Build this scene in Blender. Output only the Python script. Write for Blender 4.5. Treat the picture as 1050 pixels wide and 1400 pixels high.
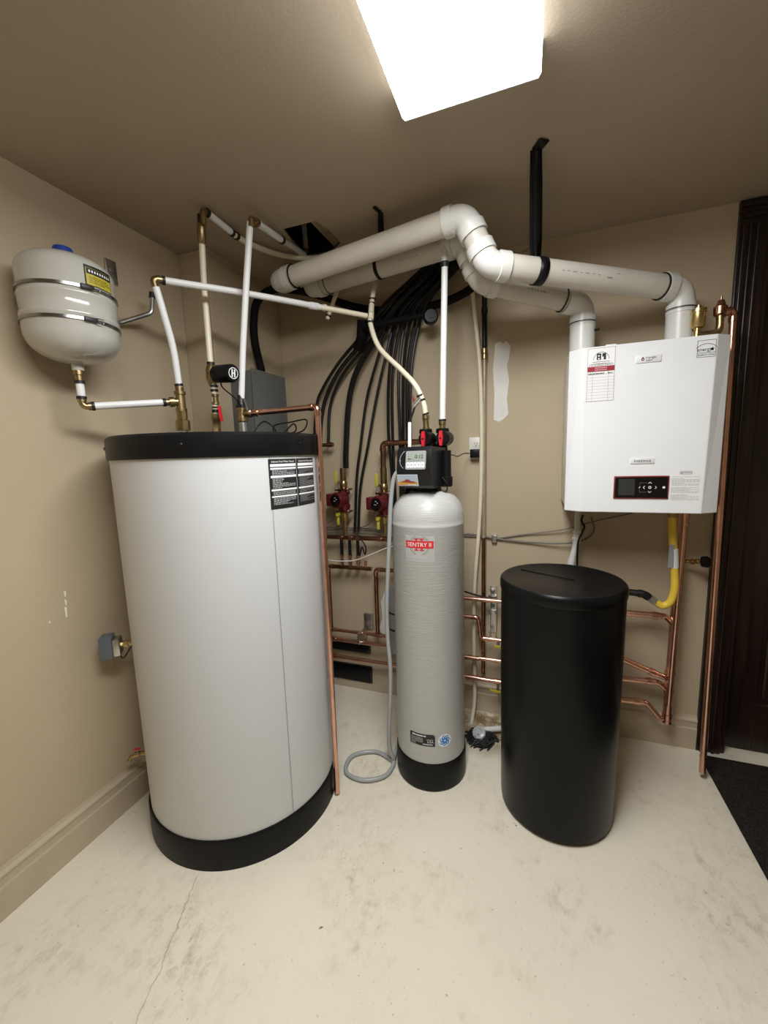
import bpy, bmesh, math, random
import numpy as np
from mathutils import Vector, Matrix

random.seed(7)
scene = bpy.context.scene
COL = scene.collection
for o in list(bpy.data.objects):
    bpy.data.objects.remove(o)

# ------------------------------------------------------------------ camera
FPX = 555.24                                   # focal length in pixels of the 1050x1400 frame
YAW, PITCH, ROLL = [math.radians(a) for a in (20.165, 7.9145, -1.7423)]
CAM = Vector((0, 0, 1.4625))
c_f = Vector((-math.sin(YAW) * math.cos(PITCH), math.cos(YAW) * math.cos(PITCH), -math.sin(PITCH)))
c_r = Vector((math.cos(YAW), math.sin(YAW), 0))
c_u = c_r.cross(c_f)
c_r, c_u = (c_r * math.cos(ROLL) + c_u * math.sin(ROLL)), (c_u * math.cos(ROLL) - c_r * math.sin(ROLL))
cam_d = bpy.data.cameras.new('camera')
cam_d.sensor_fit = 'VERTICAL'
cam_d.sensor_height = 36
cam_d.lens = FPX / 1400 * 36
cam_d.clip_start = 0.02
cam = bpy.data.objects.new('camera', cam_d)
cam.matrix_world = Matrix(((c_r.x, c_u.x, -c_f.x, CAM.x), (c_r.y, c_u.y, -c_f.y, CAM.y), (c_r.z, c_u.z, -c_f.z, CAM.z), (0, 0, 0, 1)))
COL.objects.link(cam)
scene.camera = cam

# ------------------------------------------------------------------ world, exposure
w = bpy.data.worlds.new('world')
scene.world = w
w.use_nodes = True
w.node_tree.nodes['Background'].inputs[0].default_value = (0.05, 0.045, 0.04, 1)
w.node_tree.nodes['Background'].inputs[1].default_value = 1.0
vs = scene.view_settings
vs.view_transform = 'Standard'
vs.look = 'None'
vs.gamma = 1
vs.use_curve_mapping = False
vs.exposure = 0.0
LAMP = 34.0
LC = (0.965, 0.985, 1.0)

def at(px, py, Y=None, X=None, Z=None):
    """where the line of sight through a photo pixel meets a plane of the room (metres)"""
    d = c_f * FPX + c_r * (px - 525) - c_u * (py - 700)
    if Y is not None: t = (Y - CAM.y) / d.y
    elif X is not None: t = (X - CAM.x) / d.x
    else: t = (Z - CAM.z) / d.z
    return CAM + d * t

def atcyl(px, py, cx, cy, r):
    d = c_f * FPX + c_r * (px - 525) - c_u * (py - 700)
    ox, oy = CAM.x - cx, CAM.y - cy
    a = d.x * d.x + d.y * d.y; b = 2 * (ox * d.x + oy * d.y); c = ox * ox + oy * oy - r * r
    q = b * b - 4 * a * c
    t = (-b - math.sqrt(max(q, 0))) / (2 * a)
    p = CAM + d * t
    return math.atan2(p.y - cy, p.x - cx), p.z

# ------------------------------------------------------------------ materials
MATS = {}
def mat(name, col, rough=0.5, metal=0.0, var=0.06, vscale=12.0, bump=0.0, bscale=80.0, stretch=(1, 1, 1), coat=0.0, emit=None, trans=0.0, spec=0.5):
    if name in MATS: return MATS[name]
    m = bpy.data.materials.new(name); m.use_nodes = True
    nt = m.node_tree; N = nt.nodes; L = nt.links
    b = N['Principled BSDF']
    b.inputs['Roughness'].default_value = rough
    b.inputs['Metallic'].default_value = metal
    b.inputs['Coat Weight'].default_value = coat
    b.inputs['Coat Roughness'].default_value = 0.08
    b.inputs['Specular IOR Level'].default_value = spec
    b.inputs['Transmission Weight'].default_value = trans
    tc = N.new('ShaderNodeTexCoord'); mp = N.new('ShaderNodeMapping'); mp.inputs['Scale'].default_value = stretch
    L.new(tc.outputs['Object'], mp.inputs[0])
    nz = N.new('ShaderNodeTexNoise'); nz.inputs['Scale'].default_value = vscale; nz.inputs['Detail'].default_value = 4
    L.new(mp.outputs[0], nz.inputs['Vector'])
    rp = N.new('ShaderNodeValToRGB')
    rp.color_ramp.elements[0].position = 0.3; rp.color_ramp.elements[1].position = 0.7
    rp.color_ramp.elements[0].color = tuple(max(0, c * (1 - var)) for c in col) + (1,)
    rp.color_ramp.elements[1].color = tuple(min(1, c * (1 + var)) for c in col) + (1,)
    L.new(nz.outputs[0], rp.inputs[0]); L.new(rp.outputs[0], b.inputs['Base Color'])
    if bump:
        n2 = N.new('ShaderNodeTexNoise'); n2.inputs['Scale'].default_value = bscale; n2.inputs['Detail'].default_value = 3
        L.new(mp.outputs[0], n2.inputs['Vector'])
        bp = N.new('ShaderNodeBump'); bp.inputs['Strength'].default_value = bump; bp.inputs['Distance'].default_value = 0.004
        L.new(n2.outputs[0], bp.inputs['Height']); L.new(bp.outputs[0], b.inputs['Normal'])
    if emit:
        b.inputs['Emission Color'].default_value = tuple(emit[:3]) + (1,)
        b.inputs['Emission Strength'].default_value = emit[3]
    MATS[name] = m
    return m

WALL = mat('wall_paint', (0.505, 0.408, 0.275), 0.62, var=0.03, vscale=3, bump=0.12, bscale=160)
CEIL = mat('ceiling_paint', (0.44, 0.36, 0.265), 0.75, var=0.03, vscale=3, bump=0.25, bscale=120)
TRIM = mat('trim_paint', (0.50, 0.415, 0.295), 0.4, var=0.03)
DOOR = mat('dark_wood', (0.018, 0.009, 0.006), 0.33, var=0.5, vscale=6, stretch=(6, 6, 0.6), bump=0.05)
CARPET = mat('dark_carpet', (0.028, 0.023, 0.020), 0.95, var=0.6, vscale=150, bump=1.0, bscale=420, spec=0.1)
PVC = mat('pvc_grey_white', (0.74, 0.73, 0.69), 0.32, var=0.05, vscale=5)
PVCP = mat('pvc_pipe', (0.66, 0.62, 0.55), 0.38, var=0.06, vscale=5, stretch=(1, 1, 1))
PEXW = mat('pex_white', (0.82, 0.82, 0.80), 0.35, var=0.03)
PEXC = mat('pex_cream', (0.80, 0.73, 0.56), 0.38, var=0.05)
CRIMP = mat('crimp_black', (0.012, 0.011, 0.010), 0.45)
BRASS = mat('aged_brass', (0.40, 0.30, 0.15), 0.33, 1.0, var=0.25, vscale=40)
BRASSB = mat('bright_brass', (0.62, 0.46, 0.20), 0.28, 1.0, var=0.15, vscale=30)
COPPER = mat('copper', (0.72, 0.42, 0.32), 0.27, 1.0, var=0.14, vscale=14)
COPPERB = mat('copper_fitting', (0.66, 0.385, 0.28), 0.20, 1.0, var=0.2, vscale=40)
COPPERD = mat('copper_brown', (0.36, 0.19, 0.12), 0.27, 1.0, var=0.25, vscale=20)
GALV = mat('galvanised_steel', (0.55, 0.56, 0.56), 0.32, 1.0, var=0.15, vscale=30)
BLACKP = mat('black_plastic', (0.006, 0.006, 0.0065), 0.40, var=0.2, vscale=20, bump=0.03, bscale=200, spec=0.22)
BRINE = mat('brine_black_plastic', (0.0045, 0.0045, 0.0048), 0.33, var=0.2, vscale=8, bump=0.02, bscale=240, spec=0.2)
TUBE = mat('black_tube', (0.005, 0.005, 0.005), 0.42, var=0.3, vscale=30, spec=0.35)
FOAM = mat('black_foam', (0.004, 0.004, 0.004), 0.75, var=0.3, vscale=30, bump=0.2, bscale=150, spec=0.2)
TANKG = mat('tank_grey_enamel', (0.60, 0.605, 0.60), 0.42, var=0.02, vscale=2)
EXPG = mat('expansion_tank_grey', (0.50, 0.485, 0.43), 0.13, var=0.02, coat=0.6)
WHITE = mat('boiler_white', (0.86, 0.87, 0.87), 0.28, var=0.01)
WHITE2 = mat('badge_white', (0.80, 0.80, 0.80), 0.3, var=0.01)
PAPER = mat('paper_white', (0.88, 0.87, 0.86), 0.5, var=0.01)
INK = mat('ink_black', (0.012, 0.012, 0.012), 0.5)
INKG = mat('ink_grey', (0.30, 0.30, 0.31), 0.5)
INKW = mat('ink_white', (0.85, 0.85, 0.84), 0.5, var=0.01)
INKL = mat('ink_light_grey', (0.55, 0.55, 0.55), 0.5)
REDI = mat('ink_red', (0.60, 0.025, 0.03), 0.45)
REDL = mat('ink_crimson', (0.33, 0.012, 0.03), 0.45)
RED = mat('red_plastic', (0.62, 0.02, 0.035), 0.35)
MAROON = mat('pump_maroon', (0.10, 0.007, 0.011), 0.38, var=0.15, vscale=30)
DKRED = mat('panel_red', (0.20, 0.018, 0.02), 0.35)
YELLOW = mat('yellow_vinyl', (0.50, 0.43, 0.04), 0.4)
GASY = mat('gas_hose_yellow', (0.80, 0.55, 0.06), 0.42)
BLUE = mat('cap_blue', (0.02, 0.05, 0.30), 0.35)
SWIRL = mat('sticker_blue', (0.03, 0.22, 0.60), 0.4)
GREYBOX = mat('control_box_grey', (0.115, 0.122, 0.115), 0.45, var=0.04)
AQUA = mat('aquastat_blue_grey', (0.11, 0.13, 0.155), 0.4, var=0.05)
IRON = mat('black_iron', (0.02, 0.018, 0.017), 0.45, 0.6, var=0.3)
LCD = mat('lcd_green_grey', (0.30, 0.34, 0.29), 0.25)
SILV = mat('silver_bezel', (0.55, 0.56, 0.58), 0.3, 0.5)
SCREEN = mat('dark_glass_screen', (0.012, 0.014, 0.013), 0.12)
GLOSSB = mat('gloss_black', (0.004, 0.004, 0.004), 0.12)
HOSE = mat('grey_hose', (0.36, 0.375, 0.37), 0.32, var=0.05)
CLEARG = mat('grey_translucent_plastic', (0.30, 0.33, 0.34), 0.3, var=0.05)
WIREW = mat('cable_white', (0.75, 0.72, 0.65), 0.5)
WIREG = mat('cable_grey', (0.16, 0.14, 0.12), 0.5)
OUTLET = mat('outlet_plastic', (0.78, 0.75, 0.68), 0.35)
PATCH = mat('white_plaster_patch', (0.80, 0.78, 0.73), 0.8, var=0.05, bump=0.3)
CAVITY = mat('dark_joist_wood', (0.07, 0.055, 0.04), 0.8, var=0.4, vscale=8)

def floor_material():
    m = bpy.data.materials.new('painted_concrete'); m.use_nodes = True
    nt = m.node_tree; N = nt.nodes; L = nt.links
    b = N['Principled BSDF']; b.inputs['Roughness'].default_value = 0.42; b.inputs['Specular IOR Level'].default_value = 0.35
    tc = N.new('ShaderNodeTexCoord')
    def noise(scale, detail=5, rough=0.6, st=(1, 1, 1)):
        mp = N.new('ShaderNodeMapping'); mp.inputs['Scale'].default_value = st
        L.new(tc.outputs['Object'], mp.inputs[0])
        n = N.new('ShaderNodeTexNoise'); n.inputs['Scale'].default_value = scale; n.inputs['Detail'].default_value = detail; n.inputs['Roughness'].default_value = rough
        L.new(mp.outputs[0], n.inputs['Vector']); return n.outputs[0]
    def ramp(s, p0, p1, a=0.0, c=1.0):
        r = N.new('ShaderNodeMapRange'); r.inputs[1].default_value = p0; r.inputs[2].default_value = p1; r.inputs[3].default_value = a; r.inputs[4].default_value = c
        L.new(s, r.inputs[0]); return r.outputs[0]
    def mix(fac, a, bcol):
        x = N.new('ShaderNodeMix'); x.data_type = 'RGBA'
        L.new(fac, x.inputs[0])
        if isinstance(a, tuple): x.inputs[6].default_value = a + (1,)
        else: L.new(a, x.inputs[6])
        x.inputs[7].default_value = bcol + (1,)
        return x.outputs[2]
    def mul(a, c):
        x = N.new('ShaderNodeMath'); x.operation = 'MULTIPLY'; L.new(a, x.inputs[0])
        if isinstance(c, float): x.inputs[1].default_value = c
        else: L.new(c, x.inputs[1])
        return x.outputs[0]
    base = mix(ramp(noise(1.6), 0.35, 0.7), (0.80, 0.735, 0.595), (0.74, 0.68, 0.545))
    # scuffed, dirty drifts
    dirt = mul(ramp(noise(2.3, 6, 0.7), 0.48, 0.66), ramp(noise(26, 5, 0.75, (1, 0.6, 1)), 0.46, 0.66))
    base = mix(mul(dirt, 0.68), base, (0.40, 0.33, 0.21))
    # small flakes of bare concrete
    fl = mul(ramp(noise(70, 3, 0.6), 0.655, 0.70), ramp(noise(3.1, 3), 0.42, 0.60))
    base = mix(mul(fl, 0.6), base, (0.20, 0.16, 0.11))
    sp = ramp(noise(21, 3, 0.5), 0.752, 0.768)
    base = mix(mul(sp, 0.9), base, (0.09, 0.07, 0.05))
    # hairline crack running from the heater towards the room
    sx = N.new('ShaderNodeSeparateXYZ'); L.new(tc.outputs['Object'], sx.inputs[0])
    wob = noise(7, 4, 0.6)
    a1 = N.new('ShaderNodeMath'); a1.operation = 'MULTIPLY_ADD'; L.new(wob, a1.inputs[0]); a1.inputs[1].default_value = 0.10; L.new(sx.outputs[0], a1.inputs[2])
    a2 = N.new('ShaderNodeMath'); a2.operation = 'MULTIPLY_ADD'; L.new(sx.outputs[1], a2.inputs[0]); a2.inputs[1].default_value = 0.42; L.new(a1.outputs[0], a2.inputs[2])
    a3 = N.new('ShaderNodeMath'); a3.operation = 'ADD'; L.new(a2.outputs[0], a3.inputs[0]); a3.inputs[1].default_value = CRACK
    a4 = N.new('ShaderNodeMath'); a4.operation = 'ABSOLUTE'; L.new(a3.outputs[0], a4.inputs[0])
    ck = mul(ramp(a4.outputs[0], 0.0008, 0.0028, 1.0, 0.0), ramp(sx.outputs[1], 0.95, 0.93, 0.0, 1.0))
    base = mix(mul(ck, 0.55), base, (0.22, 0.17, 0.11))
    # rust coloured damp stain by the floor drain
    dx = N.new('ShaderNodeVectorMath'); dx.operation = 'DISTANCE'; L.new(tc.outputs['Object'], dx.inputs[0]); dx.inputs[1].default_value = (-0.20, 2.06, 0)
    st = mul(ramp(dx.outputs['Value'], 0.26, 0.09, 0.0, 1.0), ramp(noise(13, 5, 0.75), 0.30, 0.55))
    base = mix(mul(st, 0.95), base, (0.20, 0.125, 0.04))
    L.new(base, b.inputs['Base Color'])
    bp = N.new('ShaderNodeBump'); bp.inputs['Strength'].default_value = 0.25; bp.inputs['Distance'].default_value = 0.003
    L.new(noise(30, 6, 0.65), bp.inputs['Height']); L.new(bp.outputs[0], b.inputs['Normal'])
    return m
_ca, _cb = at(262, 1215, Z=0), at(207, 1400, Z=0)
CRACK = -(0.05 + _ca.x + 0.42 * _ca.y)
FLOOR = floor_material()

def fibre_material():
    m = mat('fibreglass_grey', (0.48, 0.48, 0.455), 0.35, var=0.05, vscale=10, stretch=(2, 2, 40), bump=0.35, bscale=9)
    return m
FIBRE = fibre_material()

# ------------------------------------------------------------------ mesh helpers
class MB:
    def __init__(self): self.v = []; self.f = []
    def add(self, v, f):
        n = len(self.v); self.v += [tuple(p) for p in v]; self.f += [tuple(i + n for i in q) for q in f]; return self
WL = {}
def wl(o): return WL[o.name] if o is not None else Vector((0, 0, 0))

def build(name, mb, m, parent=None, smooth=35, kind=None):
    base = wl(parent)
    me = bpy.data.meshes.new(name)
    me.from_pydata([(p[0] - base.x, p[1] - base.y, p[2] - base.z) for p in mb.v], [], mb.f)
    bm = bmesh.new(); bm.from_mesh(me); bmesh.ops.recalc_face_normals(bm, faces=bm.faces); bm.to_mesh(me); bm.free()
    me.materials.append(m)
    if smooth:
        me.polygons.foreach_set('use_smooth', [True] * len(me.polygons))
        me.set_sharp_from_angle(angle=math.radians(smooth))
    o = bpy.data.objects.new(name, me); COL.objects.link(o)
    if parent is not None: o.parent = parent
    WL[o.name] = base.copy()
    if kind: o['kind'] = kind
    return o

def flat(name, mb, m, parent=None):
    """printing: keep the faces' own winding"""
    return build(name, mb, m, parent, smooth=0)

def tag(o, label, cat, group=None):
    o['label'] = label; o['category'] = cat
    if group: o['group'] = group
    return o

def thing(name, label, cat, loc=(0, 0, 0), group=None):
    o = bpy.data.objects.new(name, None); COL.objects.link(o)
    o.empty_display_size = 0.05
    o.location = loc; WL[o.name] = Vector(loc)
    return tag(o, label, cat, group)

def struct(o): o['kind'] = 'structure'; return o

def basis(d):
    d = Vector(d).normalized()
    a = Vector((0, 0, 1)) if abs(d.z) < 0.9 else Vector((1, 0, 0))
    x = a.cross(d).normalized(); y = d.cross(x)
    return x, y, d

def sweep(pts, r, n=12, cap=True, squash=None):
    pts = [Vector(p) for p in pts]
    k = len(pts); rs = r if isinstance(r, (list, tuple)) else [r] * k
    T = []
    for i in range(k):
        a = pts[max(i - 1, 0)]; b = pts[min(i + 1, k - 1)]
        T.append((b - a).normalized())
    x, y, _ = basis(T[0]); V = []; F = []
    for i in range(k):
        if i:
            q = T[i - 1].rotation_difference(T[i]); x = q @ x; y = q @ y
        for j in range(n):
            t = 2 * math.pi * j / n
            V.append(pts[i] + (x * math.cos(t) + y * math.sin(t)) * rs[i])
    for i in range(k - 1):
        for j in range(n):
            a = i * n + j; b = i * n + (j + 1) % n
            F.append((a, b, b + n, a + n))
    if cap:
        F.append(tuple(range(n - 1, -1, -1))); F.append(tuple(range((k - 1) * n, k * n)))
    return V, F

def lathe(prof, o=(0, 0, 0), d=(0, 0, 1), n=32, x0=None):
    """prof: list of (radius, height along d)"""
    o = Vector(o); x, y, z = basis(d)
    V = []; F = []; rings = []
    for r, h in prof:
        if r < 1e-6:
            rings.append([len(V)]); V.append(o + z * h)
        else:
            rings.append(list(range(len(V), len(V) + n)))
            V += [o + z * h + (x * math.cos(2 * math.pi * j / n) + y * math.sin(2 * math.pi * j / n)) * r for j in range(n)]
    for a, b in zip(rings, rings[1:]):
        for j in range(n):
            k = (j + 1) % n
            if len(a) == 1 and len(b) == 1: continue
            if len(a) == 1: F.append((a[0], b[k], b[j]))
            elif len(b) == 1: F.append((a[j], a[k], b[0]))
            else: F.append((a[j], a[k], b[k], b[j]))
    if len(rings[0]) > 1: F.append(tuple(reversed(rings[0])))
    if len(rings[-1]) > 1: F.append(tuple(rings[-1]))
    return V, F

def cyl(a, b, r, n=20): 
    a = Vector(a); b = Vector(b)
    return lathe([(r, 0), (r, (b - a).length)], a, b - a, n)

def box(lo, hi, bev=0.0, M=None, seg=2):
    bm = bmesh.new()
    bmesh.ops.create_cube(bm, size=1)
    lo = Vector(lo); hi = Vector(hi); s = hi - lo; c = (lo + hi) / 2
    for v in bm.verts: v.co = Vector((v.co.x * s.x, v.co.y * s.y, v.co.z * s.z)) + c
    if bev: bmesh.ops.bevel(bm, geom=list(bm.edges), offset=bev, segments=seg, profile=0.5, affect='EDGES')
    bm.verts.ensure_lookup_table()
    V = [(M @ v.co if M else v.co.copy()) for v in bm.verts]; F = [[v.index for v in f.verts] for f in bm.faces]
    bm.verts.index_update(); bm.free()
    return V, F

def fillet(pts, rad, seg=6):
    pts = [Vector(p) for p in pts]; out = [pts[0]]
    for a, p, b in zip(pts, pts[1:], pts[2:]):
        d1 = (p - a).normalized(); d2 = (b - p).normalized()
        th = d1.angle(d2)
        if th < 0.02: out.append(p); continue
        t = min(rad * math.tan(th / 2), (p - a).length * 0.49, (b - p).length * 0.49)
        out += bez(p - d1 * t, p, p + d2 * t, seg)
    out.append(pts[-1]); return out
def bez(a, p, b, seg):
    return [a.lerp(p, i / seg).lerp(p.lerp(b, i / seg), i / seg) for i in range(seg + 1)]
def spline(pts, sub=8):
    P = [Vector(p) for p in pts]; P = [P[0] * 2 - P[1]] + P + [P[-1] * 2 - P[-2]]; out = []
    for i in range(1, len(P) - 2):
        for k in range(sub):
            t = k / sub; a, b, c, d = P[i - 1], P[i], P[i + 1], P[i + 2]
            out.append(0.5 * ((2 * b) + (c - a) * t + (2 * a - 5 * b + 4 * c - d) * t * t + (3 * b - a - 3 * c + d) * t ** 3))
    out.append(P[-2]); return out

def run(parent, pts, r, m, em, bend=None, er=None, hub=None, hl=None, n=16, ename='elbow', pname='pipe', collars=True):
    """straight lengths of pipe joined by elbow fittings, each its own part"""
    pts = [Vector(p) for p in pts]
    bend = bend or r * 1.6; er = er or r * 1.10; hub = hub or r * 1.22; hl = hl or r * 1.3
    cut = [(0.0, 0.0)] + [None] * (len(pts) - 2) + [(0.0, 0.0)]
    for i in range(1, len(pts) - 1):
        p = pts[i]; d1 = (p - pts[i - 1]).normalized(); d2 = (pts[i + 1] - p).normalized()
        th = d1.angle(d2); t = bend * math.tan(th / 2)
        mb = MB(); arc = [p - d1 * (t + hl)] + bez(p - d1 * t, p, p + d2 * t, 8) + [p + d2 * (t + hl)]
        mb.add(*sweep(arc, er, n))
        if collars:
            mb.add(*cyl(p - d1 * (t + hl), p - d1 * t, hub, n)); mb.add(*cyl(p + d2 * t, p + d2 * (t + hl), hub, n))
        build(ename, mb, em, parent); cut[i] = t + hl * 0.6
    for i in range(len(pts) - 1):
        d = (pts[i + 1] - pts[i]).normalized()
        a = pts[i] + d * (cut[i] if not isinstance(cut[i], tuple) else 0); b = pts[i + 1] - d * (cut[i + 1] if not isinstance(cut[i + 1], tuple) else 0)
        if (b - a).dot(d) > 0.003: build(pname, MB().add(*cyl(a, b, r, n)), m, parent)

def ring(parent, p, d, r, h=0.010, m=None, name='crimp_ring', n=16):
    d = Vector(d).normalized(); p = Vector(p)
    return build(name, MB().add(*cyl(p - d * h / 2, p + d * h / 2, r, n)), m or CRIMP, parent)
def sleeve(parent, a, b, r, m, name='coupling', n=16, nut=False):
    """a turned fitting with raised ends between two points"""
    a = Vector(a); b = Vector(b); h = (b - a).length
    prof = [(r, 0), (r, h * .22), (r * .82, h * .27), (r * .82, h * .73), (r, h * .78), (r, h)]
    return build(name, MB().add(*lathe(prof, a, b - a, 6 if nut else n)), m, parent, smooth=35)
def lever(parent, p, d, up, L, wd, th, m, name='valve_handle'):
    """flat ball-valve lever starting at p and pointing along d"""
    d = Vector(d).normalized(); s = d.cross(Vector(up)).normalized(); u2 = s.cross(d)
    M = Matrix(((d.x, s.x, u2.x, p[0]), (d.y, s.y, u2.y, p[1]), (d.z, s.z, u2.z, p[2]), (0, 0, 0, 1)))
    mb = MB().add(*box((-wd * .6, -wd / 2, -th / 2), (L, wd / 2, th / 2), th * .45, M))
    return build(name, mb, m, parent)
def wire(name, pts, r, m, parent=None, sub=8, n=8):
    return build(name, MB().add(*sweep(spline(pts, sub), r, n)), m, parent)

def text_mesh(s, size, font_scale_x=1.0, align='CENTER'):
    cu = bpy.data.curves.new('lettering', 'FONT'); cu.body = s; cu.size = size; cu.align_x = align; cu.align_y = 'CENTER'
    cu.resolution_u = 3
    o = bpy.data.objects.new('lettering', cu); COL.objects.link(o)
    dg = bpy.context.evaluated_depsgraph_get()
    me = bpy.data.meshes.new_from_object(o.evaluated_get(dg))
    V = [(v.co.x * font_scale_x, v.co.y) for v in me.vertices]; F = [tuple(p.vertices) for p in me.polygons]
    bpy.data.objects.remove(o); bpy.data.curves.remove(cu); bpy.data.meshes.remove(me)
    return V, F
def printing(parent, name, m, mp, rects=(), texts=(), polys=()):
    """flat print: rectangles (u0,v0,u1,v1), texts (string,u,v,size,xscale) and polygons laid on a surface by mp(u,v)"""
    mb = MB()
    for (u0, v0, u1, v1) in rects:
        k = max(1, int(abs(u1 - u0) / 0.02)); V = []; F = []
        for i in range(k + 1):
            u = u0 + (u1 - u0) * i / k; V += [mp(u, v0), mp(u, v1)]
        for i in range(k): F.append((2 * i, 2 * i + 2, 2 * i + 3, 2 * i + 1))
        mb.add(V, F)
    for (s, u, v, size, xs) in texts:
        tv, tf = text_mesh(s, size, xs)
        mb.add([mp(u + a, v + b) for a, b in tv], tf)
    for P in polys: mb.add([mp(u, v) for u, v in P], [tuple(range(len(P)))])
    me = bpy.data.meshes.new(name); base = wl(parent)
    me.from_pydata([tuple(Vector(p) - base) for p in mb.v], [], mb.f); me.materials.append(m)
    o = bpy.data.objects.new(name, me); COL.objects.link(o); o.parent = parent; WL[o.name] = base.copy()
    return o
def circ(u, v, r, n=20, a0=0, a1=2 * math.pi): return [(u + r * math.cos(a0 + (a1 - a0) * i / n), v + r * math.sin(a0 + (a1 - a0) * i / n)) for i in range(n + (0 if abs(a1 - a0 - 2 * math.pi) < 1e-6 else 1))]
def annulus(u, v, r0, r1, a0, a1, n=20):
    out = []
    for i in range(n):
        t0 = a0 + (a1 - a0) * i / n; t1 = a0 + (a1 - a0) * (i + 1) / n
        out.append([(u + r0 * math.cos(t0), v + r0 * math.sin(t0)), (u + r1 * math.cos(t0), v + r1 * math.sin(t0)), (u + r1 * math.cos(t1), v + r1 * math.sin(t1)), (u + r0 * math.cos(t1), v + r0 * math.sin(t1))])
    return out
def textlines(u0, v0, u1, v1, n, rnd, fill=0.55):
    """rows of tiny unreadable print as word-length strokes"""
    out = []; h = (v1 - v0) / n
    for i in range(n):
        v = v1 - (i + 0.5) * h; u = u0; end = u0 + (u1 - u0) * (1.0 if rnd.random() < .6 else rnd.uniform(.35, .95))
        while u < end:
            l = rnd.uniform(.03, .12) * (u1 - u0); out.append((u, v - h * fill / 2, min(u + l, end), v + h * fill / 2)); u += l + .022 * (u1 - u0)
    return out

# ================================================================== ROOM
XL, XR, YB, YF, ZC = -1.608, 2.3, 2.205, -1.7, 2.44
JY, JX = 1.637, -1.437               # chase in the far left corner
DX0 = 0.866                          # door opening, left side
struct(build('floor', MB().add(*box((XL - .1, YF - .1, -.1), (XR + .1, YB + .3, 0))), FLOOR, smooth=0))
struct(build('wall_left', MB().add(*box((XL - .1, YF - .1, 0), (XL, YB, ZC))), WALL, smooth=0))
struct(build('wall_chase', MB().add(*box((XL, JY, 0), (JX, YB, ZC), 0.004)), WALL, smooth=0))
mb = MB().add(*box((XL, YB, 0), (DX0, YB + .1, ZC))).add(*box((DX0, YB, 2.345), (1.80, YB + .1, ZC))).add(*box((1.80, YB, 0), (XR, YB + .1, ZC)))
struct(build('wall_back', mb, WALL, smooth=0))
struct(build('wall_right', MB().add(*box((XR, YF - .1, 0), (XR + .1, YB + .1, ZC))), WALL, smooth=0))
struct(build('wall_front', MB().add(*box((XL, YF - .1, 0), (XR, YF, ZC))), WALL, smooth=0))

# ceiling with the ragged opening above the flues
hole = [at(x, y, Z=ZC) for x, y in [(388, 313), (412, 307), (432, 302), (450, 315), (465, 332), (452, 347), (420, 352), (402, 333)]]
bm = bmesh.new()
outer = [bm.verts.new(p) for p in [(XL - .1, YF - .1, ZC), (XR + .1, YF - .1, ZC), (XR + .1, YB + .1, ZC), (XL - .1, YB + .1, ZC)]]
inner = [bm.verts.new(p) for p in hole]
E = [bm.edges.new((l[i], l[(i + 1) % len(l)])) for l in (outer, inner) for i in range(len(l))]
bmesh.ops.triangle_fill(bm, use_beauty=True, use_dissolve=False, edges=E)
bm.verts.index_update()
mbc = MB(); mbc.add([v.co.copy() for v in bm.verts], [[v.index for v in f.verts] for f in bm.faces]); bm.free()
ceiling = struct(build('ceiling', mbc, CEIL, smooth=0))
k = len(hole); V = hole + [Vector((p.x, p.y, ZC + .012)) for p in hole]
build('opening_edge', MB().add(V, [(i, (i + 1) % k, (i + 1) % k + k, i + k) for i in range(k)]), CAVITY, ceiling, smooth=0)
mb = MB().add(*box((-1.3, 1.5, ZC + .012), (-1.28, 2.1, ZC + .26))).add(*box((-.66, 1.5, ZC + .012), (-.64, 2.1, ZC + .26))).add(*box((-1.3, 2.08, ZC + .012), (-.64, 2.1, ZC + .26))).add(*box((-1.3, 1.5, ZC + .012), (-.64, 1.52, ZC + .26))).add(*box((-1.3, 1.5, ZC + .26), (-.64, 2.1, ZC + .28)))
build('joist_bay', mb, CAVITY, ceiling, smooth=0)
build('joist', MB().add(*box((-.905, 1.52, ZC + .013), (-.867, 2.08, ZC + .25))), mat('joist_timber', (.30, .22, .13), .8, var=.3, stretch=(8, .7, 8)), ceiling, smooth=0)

# baseboards: moulded profile (distance from wall, height)
BP = [(0, 0), (.016, 0), (.016, .105), (.012, .112), (.012, .137), (.016, .142), (.016, .149), (.007, .160), (.004, .170), (0, .170)]
def baseboard(name, a, b, nrm):
    a = Vector(a); b = Vector(b); nrm = Vector(nrm); V = []; n = len(BP)
    for p in (a, b): V += [p + nrm * d + Vector((0, 0, h)) for d, h in BP]
    F = [(i, (i + 1) % n, (i + 1) % n + n, i + n) for i in range(n)] + [tuple(range(n)), tuple(range(2 * n - 1, n - 1, -1))]
    return struct(build(name, MB().add(V, F), TRIM, smooth=20))
baseboard('baseboard_left', (XL, YF, 0), (XL, JY, 0), (1, 0, 0))
baseboard('baseboard_chase', (JX, JY - .016, 0), (JX, YB, 0), (1, 0, 0))
baseboard('baseboard_back', (JX, YB, 0), (.770, YB, 0), (0, -1, 0))

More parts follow.
